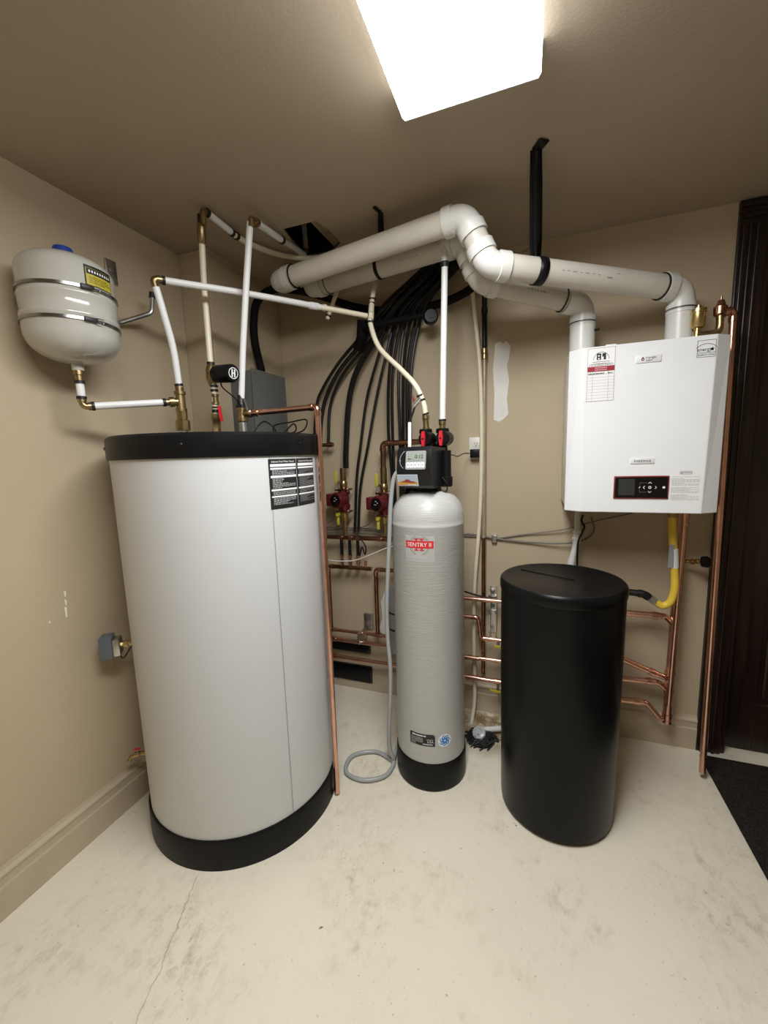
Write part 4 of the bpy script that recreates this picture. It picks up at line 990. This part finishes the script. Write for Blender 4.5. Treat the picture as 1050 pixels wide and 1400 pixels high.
# boiler risers and manifold to the right of the brine tank
cr = thing('boiler_riser', 'vertical copper riser below the boiler with branch pipes toward the brine tank', 'copper pipe', at(911, 985, Y=2.10))
RY = 2.10
rx = at(932, 705, Y=RY); rb = at(911, 986, Y=RY)
r1 = Vector(((rx.x + rb.x) / 2 + .004, RY, BZ0 + .014)); rbz = Vector(((rx.x + rb.x) / 2, RY, rb.z))
build('riser', MB().add(*sweep([r1, rbz], .0185, 16)), COPPER, cr)
build('riser', MB().add(*sweep([r1 + Vector((.0, -.034, 0)), rbz + Vector((-.008, -.034, .10))], .0125, 16)), COPPER, cr)
for py in (720, 733, 748): ring(cr, r1 + Vector((0, -.034, -.012 - (py - 720) * .0028)), (0, 0, 1), .0165, .012, COPPERB, 'coupling')
for py in (920, 945, 978): ring(cr, Vector((rbz.x, RY, at(914, py, Y=RY).z)), (0, 0, 1), .0215, .016, COPPERB, 'coupling')
ring(cr, rbz + Vector((0, 0, .004)), (0, 0, 1), .0205, .016, COPPERB, 'end_cap')
XH = .13
def branch(px0, py0, px1, py1, Y1=RY, name='branch', fit=None, Y0=None):
    a = at(px0, py0, Y=Y0 or RY); b = at(px1, py1, Y=Y1); d = (a - b).normalized(); far = a + d * .16
    build('branch_pipe', MB().add(*cyl(b, far, .0142, 14)), COPPER, cr); ring(cr, b + d * .03, d, .0172, .024, COPPERB, 'coupling')
    return b
b = branch(857, 838, 905, 842); build('elbow', MB().add(*sweep(fillet([b - Vector((.02, 0, 0)), b + Vector((.012, 0, 0)), Vector((rbz.x, RY - .02, b.z - .035))], .02), .013, 12)), COPPERB, cr)
b = branch(855, 903, 901, 923); build('elbow', MB().add(*sweep([b, Vector((rbz.x, RY, b.z - .012))], .0135, 12)), COPPERB, cr)
b = branch(853, 928, 897, 932); build('elbow', MB().add(*sweep(fillet([b, b + Vector((.012, 0, -.004)), Vector((rbz.x, RY, b.z - .035))], .015), .0135, 12)), COPPERB, cr)
b = branch(850, 957, 880, 960); c_ = at(902, 982, Y=RY); build('elbow', MB().add(*sweep(fillet([b, b + Vector((.012, 0, -.003)), c_, Vector((rbz.x, RY, rbz.z + .012))], .02), .0125, 12)), COPPERB, cr)

hb = thing('wall_tap', 'small brass stub tap with round black cap beside the door casing', 'valve', at(950, 768, Y=2.16))
hp = at(940, 767, Y=2.12); hq = at(961, 768, Y=2.08)
build('stub', MB().add(*sweep([Vector((rbz.x, RY - .02, hp.z)), hp, hq], .0075, 10)).add(*lathe([(.012, 0), (.012, .012)], hp + Vector((.01, -.008, 0)), (hq - hp), 8)).add(*lathe([(.012, 0), (.012, .010)], hp.lerp(hq, .55), (hq - hp), 8)), BRASSB, hb)
build('cap', MB().add(*lathe([(.016, -.004), (.024, 0), (.025, .016), (.020, .022), (0, .022)], hq, (hq - hp), 18)), BLACKP, hb)

# condensate drain and cables under the boiler
cdp = thing('condensate_pipe', 'white condensate pipe dropping from the boiler behind the brine tank', 'drain pipe', at(789, 706, Y=2.08))
c0_ = at(790, 704, Y=2.08)
run(cdp, [Vector((c0_.x, 2.08, BZ0 + .014)), at(789, 738, Y=2.08), at(781, 768, Y=2.08), at(776, 800, Y=2.08)], .0135, PVC, PVC, bend=.02)
sleeve(cdp, at(789.5, 726, Y=2.08), at(788, 738, Y=2.08), .020, PVC)
wc = thing('boiler_cables', 'grey and black cables draped along the wall to the boiler underside', 'cable', at(675, 737, Y=2.19))
wire('cable', [at(560, 727, Y=2.19), at(640, 730, Y=2.19), at(676, 736, Y=2.19), at(720, 741, Y=2.19), at(770, 743, Y=2.17), at(800, 737, Y=2.14), at(812, 724, Y=2.12), at(808, 706, Y=2.12)], .0045, WIREG, wc)
wire('cable', [at(560, 731, Y=2.195), at(640, 733, Y=2.195), at(676, 736, Y=2.195), at(715, 731, Y=2.195), at(770, 724, Y=2.18), at(815, 712, Y=2.17), at(858, 703, Y=2.16), at(870, 698, Y=2.14)], .0032, WIREG, wc)
wire('cable', [at(797, 704, Y=2.06), at(795, 712, Y=2.06), at(799, 720, Y=2.06), at(796, 728, Y=2.07), at(790, 745, Y=2.06), at(789, 790, Y=2.06)], .005, TUBE, wc)
build('cable_clip', MB().add(*box(at(672, 742, Y=2.185), at(680, 731, Y=2.205), .002)), GALV, wc)

# ================================================================== BLACK HEATING TUBES
TL = [  # lower sweep pixels, radius
 ([(497, 456), (464, 495), (441, 532), (433, 556), (430, 610), (432, 680)], .009),
 ([(500, 462), (465, 505), (447, 540), (440, 569), (438, 607), (440, 680)], .011),
 ([(506, 466), (470, 511), (452, 553), (449, 606)], .009),
 ([(512, 466), (488, 507), (477, 550), (473, 615), (473, 640)], .016),
 ([(532, 443), (515, 495), (501, 548), (493, 610), (488, 650), (486, 700), (485, 728)], .008),
 ([(539, 444), (527, 489), (514, 548), (503, 610), (493, 665), (490, 726)], .008),
 ([(541, 446), (532, 513), (531, 590), (536, 650), (538, 700)], .008),
 ([(548, 446), (537, 513), (537, 600), (541, 690)], .008),
 ([(553, 446), (545, 513), (547, 600), (548, 690)], .0085),
 ([(560, 444), (552, 505), (551, 601), (552, 690)], .0085),
 ([(567, 444), (557, 511), (557, 607), (558, 690)], .0085),
 ([(573, 444), (562, 511), (561, 607), (563, 690)], .0085)]
for i, (P, r) in enumerate(TL):
    n = len(TL); f = i / (n - 1)
    pts = [at(596 + 50 * f, 352 - 14 * f, Z=2.43), at(562 + 62 * f, 386 - 18 * f, Y=2.07 + .02 * (i % 3)), at(528 + 58 * f, 418 - 8 * f, Y=2.07 + .015 * (i % 3))]
    pts += [at(px, py, Y=2.11 + .016 * (i % 3) + (.012 if k > 1 else 0)) for k, (px, py) in enumerate(P)]
    for k in range(len(pts)): pts[k].y = min(pts[k].y, YB - .022)
    o = wire('heating_tube', pts, r, TUBE, None, 7, 8)
    lb = {0: 'thin black tube at the heater edge of the bundle, curving farthest from the softener', 2: 'thin black tube of the bundle ending on the short copper stub', 3: 'thick black tube of the bundle ending on a red pump',
          }.get(i, 'black heating tube dropping behind the softener control head' if i > 5 else ('black tube between the red pumps, closer to the pump under the thick tube' if i == 4 else 'black tube between the red pumps, closer to the pump under the copper elbow') if i > 3 else 'medium black tube of the bundle dropping beside the heater jacket')
    tag(o, lb, 'tube', 'black heating tubes of the bundle')
for k in range(10):     # the tubes that stay high in the bundle
    f = k / 9
    o = wire('heating_tube', [at(590 + 62 * f, 356 - 18 * f, Z=2.435), at(562 + 66 * f, 382 - 20 * f, Y=2.10), at(522 + 64 * f, 420 - 9 * f, Y=2.13), at(508 + 66 * f, 446 - 8 * f, Y=2.16)], .008, TUBE, None, 7, 8)
    tag(o, 'short black tube packed into the upper part of the bundle', 'tube', 'packed upper tubes of the bundle')
cb = thing('bundle_clamp', 'black crossbar clamp gathering the tube bundle on the back wall', 'clamp', at(540, 440, Y=2.08))
build('crossbar', MB().add(*cyl(at(496, 447, Y=2.06), at(588, 430, Y=2.06), .015, 14)), FOAM, cb)
build('end_disc', MB().add(*lathe([(.030, -.02), (.036, -.015), (.036, .012), (.030, .018), (.012, .018), (.012, .022), (0, .022)], at(589, 433, Y=2.05), (.3, -1, 0), 24)), BLACKP, cb)
build('foam_wrap', MB().add(*sweep([at(496, 438, Y=2.10), at(495, 462, Y=2.11), at(490, 478, Y=2.13)], .030, 16)), FOAM, cb)
ih = wire('insulated_hose', [at(358, 508, Y=1.93), at(349, 470, Y=1.92), at(347, 440, Y=1.91), at(352, 412, Y=1.92), at(372, 396, Y=2.00), at(405, 397, Y=2.08), at(440, 405, Y=2.13), at(475, 417, Y=2.14), at(510, 424, Y=2.15), at(550, 424, Y=2.15), at(590, 418, Y=2.13), at(625, 406, Y=2.12), at(655, 386, Y=2.11), at(680, 360, Y=2.10)], .020, FOAM, None, 8, 14)
tag(ih, 'thick black insulated hose drooping behind the flues across the back wall', 'hose')
# capped cream pipe stub hanging behind the flues
cs = thing('capped_pipe_stub', 'short capped cream pipe poking down below the lower flue', 'water pipe', at(447, 436, Y=1.95))
a, b = at(463, 392, Y=1.99), at(448, 435, Y=1.97)
build('pipe', MB().add(*cyl(b, a + (a - b) * .9, .0105, 12)), PEXC, cs); d = (a - b).normalized()
ring(cs, b + d * .012, d, .0135, .008); ring(cs, b + d * .045, d, .0125, .006); ring(cs, b, d, .0105, .01, PEXW, 'plug')

# cream tube and brown pipe on the wall right of the softener
ct = wire('cream_tube', [Vector((at(643, 365, Y=2.15).x, 2.12, 2.43)), at(643, 365, Y=2.12), at(648, 420, Y=2.13), at(655, 490, Y=2.14), at(658, 560, Y=2.15), at(658, 640, Y=2.16), at(655, 720, Y=2.16), at(649, 800, Y=2.16), at(648, 870, Y=2.16), at(649, 950, Y=2.14), at(645, 985, Y=2.08), at(642, 1001, Y=2.03)], .0105, PEXC, None, 8, 12)
tag(ct, 'cream tube running down the wall to the floor drain', 'tube')
bp_ = thing('brown_wall_pipe', 'narrow brown pipe standing on the wall beside the cream tube', 'copper pipe', at(660, 915, Y=2.17))
x_ = at(662, 560, Y=2.17).x
build('black_sleeve', MB().add(*cyl((x_, 2.17, at(663, 475, Y=2.17).z), (x_, 2.17, 2.435), .0125, 12)), TUBE, bp_)
build('pipe', MB().add(*cyl((x_, 2.17, at(660, 918, Y=2.17).z), (x_, 2.17, at(663, 480, Y=2.17).z), .010, 12)), mat('tan_pipe', (.42, .34, .24), .4, .3, var=.2), bp_)
build('pipe', MB().add(*cyl((x_, 2.169, at(660, 920, Y=2.17).z), (x_, 2.169, at(661, 735, Y=2.17).z), .0112, 12)), COPPERD, bp_)
for py in (480, 488, 425): ring(bp_, (x_, 2.17, at(663, py, Y=2.17).z), (0, 0, 1), .0155, .02, BRASS if py > 430 else TUBE, 'coupling')

# ================================================================== PUMPS AND COPPER MANIFOLDS
def pump(px, py, label, top_px, top_py):
    Y = 2.10; c = at(px, py, Y=Y); t = thing('circulator_pump', label, 'pump', c, 'red circulator pumps on the back wall')
    build('volute', MB().add(*lathe([(.026, -.062), (.034, -.050), (.034, -.03), (.028, -.026), (.030, .0), (.028, .026), (.034, .03), (.034, .045), (.026, .055)], c + Vector((.012, .01, 0)), n=18)), MAROON, t)
    mo = build('motor', MB().add(*lathe([(.030, .0), (.044, .01), (.046, .03), (.046, .062), (.040, .072), (0, .072)], c + Vector((.004, .015, 0)), (-.25, -1, 0), 28)), MAROON, t)
    build('junction_box', MB().add(*box(c + Vector((-.078, -.045, -.034)), c + Vector((-.034, .02, .036)), .006)), MAROON, t)
    fp_ = c + Vector((.004, .015, 0)) + Vector((-.25, -1, 0)).normalized() * .072; fx, fy, fz = basis((-.25, -1, 0))
    nb = build('name_plate', MB().add(*lathe([(.034, -.002), (.034, .003), (0, .003)], fp_, (-.25, -1, 0), 24)), GLOSSB, mo)
    printing(nb, 'plate_marks', INKL, lambda u, v: tuple(fp_ + fx * u + fy * v + fz * .0036), [(-.010, -.004, .004, -.001), (.008, .004, .014, .010), (-.004, .014, .006, .018)])
    for dz in (-.068, .058):
        build('flange', MB().add(*box(c + Vector((-.030, -.022, dz - .006)), c + Vector((.054, .042, dz + .006)), .005)), COPPERD, t)
        for dx in (-.022, .046): build('flange_bolt', MB().add(*cyl(c + Vector((dx, -.012, dz - .012)), c + Vector((dx, -.012, dz + .012)), .006, 6)), GALV, t)
    zt_ = at(top_px, top_py, Y=Y).z; bx_ = c.x + .012
    for z0_, z1_ in ((c.z + .064, zt_),): build('isolation_valve', MB().add(*lathe([(.017, 0), (.022, .01), (.022, .035), (.016, .045), (.018, .05), (.018, max(.06, z1_ - z0_))], Vector((bx_, Y + .01, z0_)), n=12)), BRASS, t)
    lever(t, Vector((bx_ - .030, Y - .025, c.z + .105)), (0, 0, 1), (0, -1, 0), .062, .017, .006, YELLOW)
    build('valve_stem', MB().add(*cyl((bx_ - .03, Y - .025, c.z + .10), (bx_, Y + .01, c.z + .10), .006, 8)), BRASS, t)
    # lower purge valve down to the header
    zb_ = at(px + 8, 733, Y=Y).z
    build('purge_valve', MB().add(*lathe([(.018, 0), (.021, -.012), (.021, -.04), (.010, -.05), (.010, zb_ - (c.z - .074))][::1], Vector((bx_, Y + .01, c.z - .074)), n=12)), BRASSB, t)
    lever(t, Vector((bx_ - .030, Y - .018, c.z - .110)), (0, 0, -1), (0, -1, 0), .036, .017, .006, YELLOW)
    build('valve_cap', MB().add(*cyl((bx_ - .028, Y - .03, c.z - .085), (bx_ - .028, Y - .01, c.z - .085), .011, 10)), YELLOW, t)
    return t
pump(467, 683, 'red circulator pump under the thick black tube', 473, 640)
pump(522, 688, 'red circulator pump under the copper elbow by the softener', 524, 640)
ml = thing('copper_supply_elbow', 'brown copper elbow pipe from the second pump turning behind the softener head', 'copper pipe', at(524, 640, Y=2.11))
z_ = at(530, 606, Y=2.11); run(ml, [Vector((at(522, 688, Y=2.1).x + .012, 2.11, at(524, 645, Y=2.11).z)), Vector((at(522, 688, Y=2.1).x + .012, 2.11, z_.z)), Vector((-.42, 2.11, z_.z + .002))], .0145, COPPERD, COPPERD)
sb = thing('copper_stub', 'short brown copper stub with capped end beside the heater lid', 'copper pipe', at(443, 610, Y=2.13))
a, b = at(400, 611, Y=2.15), at(453, 608, Y=2.13); build('pipe', MB().add(*cyl(a, b, .011, 12)), COPPERD, sb); build('end_cap', MB().add(*lathe([(.014, -.018), (.015, 0), (.012, .012), (0, .013)], b, b - a, 14)), COPPERD, sb)
# upper header
hdr = thing('upper_copper_header', 'horizontal copper header below the red pumps with dangling drops', 'copper manifold', at(500, 737, Y=2.12))
h0, h1_ = at(400, 731, Y=2.12), at(560, 740, Y=2.12); h1_.z = h0.z = (h0.z + h1_.z) / 2 
hzv = at(480, 735, Y=2.12).z; h0.z = h1_.z = hzv
build('header_pipe', MB().add(*cyl(h0, h1_, .014, 16)), COPPERD, hdr)
for px in (467, 480, 490, 520, 533): ring(hdr, Vector((at(px, 735, Y=2.12).x, 2.12, hzv)), (1, 0, 0), .0175, .022, COPPERB, 'coupling')
lz = at(480, 776, Y=2.12).z
lh = thing('lower_copper_header', 'short copper header with four stubs and an elbow pipe down to the floor pipes', 'copper manifold', at(480, 776, Y=2.12))
for i, px in enumerate((467.5, 478.5, 489.5)):
    xx = at(px, 755, Y=2.12).x
    build('drop_pipe', MB().add(*cyl((xx, 2.12, hzv), (xx, 2.12, lz + .07), .0095, 10)), TUBE, hdr)
    build('valve_drop', MB().add(*lathe([(.0085, 0), (.0085, .02), (.0125, .022), (.0125, .035), (.008, .037), (.008, .05), (.0120, .052), (.0120, .07)], Vector((xx, 2.12, lz + .008)), n=10)), COPPERB, lh)
xx = at(500, 770, Y=2.12).x; build('capped_stub', MB().add(*lathe([(.007, 0), (.007, .025), (.009, .027), (.009, .045), (0, .046)], Vector((xx, 2.12, lz)), n=10)), COPPERB, lh)
wire('wire_loop', [at(487, 730, Y=2.09), at(494, 738, Y=2.09), at(500, 748, Y=2.09), at(499, 758, Y=2.09), at(495, 748, Y=2.09), at(492, 760, Y=2.1)], .004, TUBE, hdr)
le0 = at(449, 776, Y=2.12); pz = at(452, 862, Y=2.12)
run(lh, [Vector((at(507, 777, Y=2.12).x, 2.12, lz)), Vector((le0.x, 2.12, lz)), Vector((le0.x, 2.12, pz.z))], .0122, COPPERD, COPPERB)
ring(lh, Vector((at(507, 777, Y=2.12).x, 2.12, lz)), (1, 0, 0), .0125, .012, COPPERB, 'end_cap')
m2 = thing('copper_down_pipe', 'copper pipe with elbow dropping between the tanks to the floor pipes', 'copper pipe', at(515, 780, Y=2.12))
z2 = at(520, 779, Y=2.12).z; x2 = at(515, 820, Y=2.12).x
run(m2, [Vector((-.45, 2.12, z2)), Vector((x2, 2.12, z2)), Vector((x2, 2.12, at(513, 864, Y=2.12).z))], .0122, COPPERD, COPPERB)
# low horizontal pipes along the wall, passing behind softener and brine tank
def low(label, py_l, px_l, py_r, px_r, Y=2.12, r=.0125, x_end=None, x_start=-1.30):
    a, b = at(px_l, py_l, Y=Y), at(px_r, py_r, Y=Y)
    t = thing('low_copper_pipe', label, 'copper pipe', a)
    zm = (a.z + b.z) / 2
    build('pipe', MB().add(*cyl((x_start, Y, zm), (b.x if x_end is None else x_end, Y, zm), r, 14)), COPPER, t)
    ring(t, Vector((a.x + .02, Y, zm)), (1, 0, 0), r + .003, .03, COPPERB, 'coupling')
    return t, zm
lowA, za = low('topmost low copper pipe, ending at the down pipe', 861, 452, 868, 524, x_end=-.62, r=.011)
ring(lowA, Vector((x2, 2.12, za)), (1, 0, 0), .0145, .05, COPPERB, 'tee')
lowB, zb3 = low('low copper pipe just above the upper black wall slot', 874, 453, 881, 525, Y=2.09, x_end=-.25)
lowC, zc3 = low('low copper pipe between the two black wall slots', 896, 455, 910, 539, Y=2.11, x_end=-.25, r=.0135)
def rightpipe(label, a, b, Y=2.12, r=.0115, xe=.30):
    p, q = at(*a, Y=Y), at(*b, Y=Y); t = thing('low_copper_pipe', label, 'copper pipe', p); zm = (p.z + q.z) / 2
    build('pipe', MB().add(*cyl((-.46, Y, zm), (xe, Y, zm), r, 14)), COPPER, t); return t, zm
rp1, z1_ = rightpipe('highest copper pipe between softener and brine tank, under a black cable', (636, 817), (683, 823))
t2 = thing('offset_copper_pipe', 'copper pipe with two elbows stepping down between softener and brine tank', 'copper pipe', at(651, 846, Y=2.11))
zA, zB3 = at(640, 843, Y=2.11).z, at(672, 874, Y=2.11).z; xs_ = at(654, 855, Y=2.11).x
run(t2, [Vector((-.46, 2.11, zA)), Vector((xs_, 2.11, zA)), Vector((xs_ + .012, 2.11, zB3)), Vector((.30, 2.11, zB3))], .0115, COPPER, COPPERB, bend=.022)
rp3, _ = rightpipe('copper pipe below the stepped pipe between softener and brine tank', (636, 898), (683, 903))
rp4, zz = rightpipe('lowest copper pipe between softener and brine tank', (636, 926), (683, 931))
ring(rp4, Vector((at(680, 930, Y=2.12).x, 2.12, zz)), (1, 0, 0), .0145, .03, COPPERB, 'coupling')
lever(rp4, at(672, 944, Y=2.09), (1, 0, -.05), (0, -1, 0), .05, .016, .006, YELLOW)
build('valve_stem', MB().add(*cyl(at(681, 944, Y=2.09), at(681, 931, Y=2.12), .007, 8)), BRASS, rp4)
lever(t2, at(678, 884, Y=2.085), (1, 0, -.05), (0, -1, 0), .03, .016, .006, YELLOW)
build('valve_stem', MB().add(*cyl(at(681, 886, Y=2.09), Vector((at(681, 876, Y=2.09).x, 2.11, zB3)), .007, 8)), GALV, t2)
bc = wire('black_cable', [at(600, 797, Y=2.14), at(636, 809, Y=2.13), at(660, 816, Y=2.13), at(690, 822, Y=2.13)], .005, TUBE); tag(bc, 'thin black cable sagging along the pipe behind the brine tank', 'cable')
# strut channel on the wall
su = thing('strut_channel', 'vertical galvanised strut channel on the wall beside the brine tank', 'bracket', at(674, 838, Y=2.19))
a, b = at(669, 866, Y=2.18), at(679, 804, Y=2.18)
build('channel_side', MB().add(*box((a.x, 2.160, a.z), (a.x + .006, YB, b.z))), GALV, su, smooth=0); build('channel_side', MB().add(*box((b.x - .006, 2.160, a.z), (b.x, YB, b.z))), GALV, su, smooth=0)
build('channel_back', MB().add(*box((a.x, YB - .004, a.z), (b.x, YB, b.z))), GALV, su, smooth=0)
for pz_ in (816, 836): build('clamp', MB().add(*box((a.x - .003, 2.148, at(674, pz_, Y=2.16).z - .012), (b.x + .003, 2.160, at(674, pz_, Y=2.16).z + .012), .002)), GALV, su)
s2_ = thing('pipe_clamp', 'galvanised wall bracket with clamp holding the low copper pipes', 'bracket', at(500, 858, Y=2.15))
a, b = at(495, 862, Y=2.15), at(506, 843, Y=2.15)
build('plate', MB().add(*box((a.x, 2.185, a.z), (b.x, YB, b.z), .002)), GALV, s2_); build('clip', MB().add(*box((a.x + .004, 2.068, zb3 - .006), (a.x + .018, 2.187, za + .016), .003)), GALV, s2_)
# black wall slots
for (xa, ya, xb, yb), lab_ in (((440, 881, 507, 894), 'black slot cover on the back wall between two low copper pipes'), ((440, 912, 510, 934), 'black slot cover on the back wall just above the floor')):
    p, q = at(xb, yb, Y=YB - .012), at(xb, ya, Y=YB - .012)
    s = thing('wall_vent_slot', lab_, 'vent', (p.x - .16, YB, p.z))
    build('frame', MB().add(*box((p.x - .34, YB - .024, p.z), (p.x, YB, q.z), .006)), GLOSSB, s); build('flap', MB().add(*box((p.x - .33, YB - .028, p.z + .008), (p.x - .012, YB - .020, q.z - .008), .003)), BLACKP, s)
# neutraliser behind the softener
nt_ = thing('neutraliser_canister', 'grey plastic canister with black bands partly hidden behind the softener', 'canister', at(535, 890, Y=2.0))
cxn = at(545, 840, Y=2.0).x; zt_, zb_ = at(535, 800, Y=2.0).z, at(535, 888, Y=2.0).z
build('canister', MB().add(*lathe([(.048, 0), (.055, .01), (.055, zt_ - zb_ - .03), (.045, zt_ - zb_ - .008), (.02, zt_ - zb_), (0, zt_ - zb_)], (cxn, 2.0, zb_), n=24)), CLEARG, nt_)
for py in (834, 856): ring(nt_, Vector((cxn, 2.0, at(535, py, Y=2.0).z)), (0, 0, 1), .0562, .010, CRIMP, 'band', 24)
build('wall_bracket', MB().add(*box((cxn - .02, 2.05, zb_ + .04), (cxn + .02, YB, zb_ + .07))), GALV, nt_, smooth=0)
# white wire and grey wires
ww_ = wire('white_wire', [at(400, 770, Y=2.07), at(437, 765, Y=2.07), at(462, 767, Y=2.07), at(485, 766, Y=2.07), at(510, 757, Y=2.06), at(530, 749, Y=2.05), at(560, 744, Y=2.04)], .0032, WIREW); tag(ww_, 'thin white wire slung in front of the copper manifold', 'wire')
gw = thing('pump_wiring', 'grey cables strung along the wall beneath the red pumps', 'cable', at(480, 722, Y=2.18))
for dy, rr in ((0, .004), (4, .0035), (8, .004)): wire('cable', [at(400, 716 + dy * 1.3, Y=2.185), at(450, 721 + dy, Y=2.185), at(490, 722 + dy, Y=2.185), at(545, 726 + dy, Y=2.185)], rr, WIREG, gw)
wire('cable', [at(456, 698, Y=2.12), at(457, 706, Y=2.13), at(450, 714, Y=2.16), at(430, 718, Y=2.18)], .003, WIREG, gw); wire('cable', [at(512, 700, Y=2.12), at(510, 710, Y=2.13), at(500, 719, Y=2.16), at(485, 722, Y=2.18)], .003, WIREG, gw)

# ================================================================== WALL BITS
ol = thing('wall_outlet', 'cream wall outlet with black plug-in transformer beside the softener', 'outlet', at(651, 612, Y=YB))
p = at(651, 613, Y=YB)
pl = build('cover_plate', MB().add(*box((p.x - .036, YB - .006, p.z - .058), (p.x + .036, YB, p.z + .058), .003)), OUTLET, ol)
build('receptacle', MB().add(*lathe([(.017, 0), (.017, .003), (0, .003)], Vector((p.x, YB - .006, p.z + .022)), (0, -1, 0), 20)), OUTLET, pl)
printing(pl, 'slots', INK, lambda u, v: (p.x + u, YB - .0095, p.z + .022 + v), [(-.008, -.001, -.006, .007), (.005, -.001, .007, .007)], [], [circ(0, -.008, .003, 10)])
ad = build('transformer', MB().add(*box((p.x - .026, YB - .050, p.z - .048), (p.x + .024, YB - .006, p.z - .004), .004)), BLACKP, ol)
wire('cord', [Vector((p.x - .026, YB - .03, p.z - .026)), at(634, 620, Y=2.10), at(626, 624, Y=1.95), at(618, 622, Y=1.85), at(609, 624, Y=1.74)], .0025, TUBE, ol)
def patch(name, label, pix, Y=None, X=None, m=PATCH, nrm=(0, -1, 0)):
    P = [at(px, py, Y=Y) if Y else at(px, py, X=X) for px, py in pix]; n = len(P); nn = Vector(nrm) * .0025
    V = P + [q + nn for q in P]
    return tag(build(name, MB().add(V, [tuple(range(n)), tuple(range(n, 2 * n))] + [(i, (i + 1) % n, (i + 1) % n + n, i + n) for i in range(n)]), m, smooth=0), label, 'patch')
patch('plaster_patch', 'tall white unpainted plaster patch left of the boiler', [(677, 470), (683, 467), (688, 470), (692, 466), (698, 473), (696, 490), (693, 500), (696, 520), (693, 545), (695, 566), (690, 572), (682, 577), (675, 574), (676, 540), (674, 505)], Y=YB)
patch('plaster_patch', 'torn white patch on the wall behind the grey canister', [(521, 822), (527, 806), (531, 808), (530, 860), (524, 872), (519, 858), (523, 844)], Y=YB)
sc = thing('paint_scuffs', 'thin white paint scuffs on the left wall', 'scuff mark', at(90, 826, X=XL))
for pix in ([(87, 808), (90, 808), (90, 816), (88, 815)], [(88, 819), (91, 821), (91, 828), (89, 826)], [(88, 830), (91, 830), (92, 843), (90, 844)], [(67, 849), (69, 850), (69, 852), (67, 852)]):
    P = [at(px, py, X=XL) for px, py in pix]
    build('scuff', MB().add([q + Vector((dx_, 0, 0)) for dx_ in (0, .0008) for q in P], [(0, 1, 2, 3), (4, 5, 6, 7), (0, 1, 5, 4), (1, 2, 6, 5), (2, 3, 7, 6), (3, 0, 4, 7)]), mat('scuff_white', (.85, .82, .76), .7), sc, smooth=0)

# ================================================================== FLOOR DRAIN
fd_ = thing('floor_drain', 'messy floor drain with black tangled strainer behind the softener', 'floor drain', (-.185, 1.93, 0))
dcx, dcy = at(658, 1012, Z=.0).x, at(658, 1012, Z=.0).y
fd_.location = (dcx, dcy, 0); WL[fd_.name] = Vector((dcx, dcy, 0))
build('drain_ring', MB().add(*lathe([(.062, 0), (.062, .004), (.052, .006), (.046, .003), (0, .003)], (dcx, dcy, 0), n=28)), IRON, fd_)
rn = random.Random(11); tg = MB()
for i in range(70):
    a = rn.uniform(0, 6.28); P = []
    for k in range(5):
        rr = rn.uniform(.01, .07) if k else rn.uniform(.04, .095); a += rn.uniform(.3, 1.3); P.append(Vector((dcx + rr * math.cos(a), dcy + rr * math.sin(a) * .9, rn.uniform(.006, .050 * max(.2, 1.15 - rr / .1)))))
    tg.add(*sweep(spline(P, 4), .0032, 5))
build('tangle', tg, mat('wet_black_fibre', (.012, .016, .014), .4, var=.4), fd_, kind='stuff')
build('plastic_cap', MB().add(*lathe([(.030, 0), (.036, .004), (.033, .012), (.020, .016), (.016, .011), (0, .012)], (dcx - .010, dcy - .005, .040), (-.25, -.55, 1), 9)), mat('milky_cap', (.42, .45, .45), .3), fd_)
dp = thing('drain_pvc_pipe', 'short white plastic drain pipe lying on the floor behind the brine tank', 'drain pipe', at(684, 996, Z=.03))
a, b = at(648, 999, Z=.028), at(684, 996, Z=.028); d = (b - a).normalized()
build('pipe', MB().add(*cyl(a, b + d * .25, .014, 14)), PVC, dp); ring(dp, a + d * .0, d, .0165, .02, CRIMP, 'coupling')
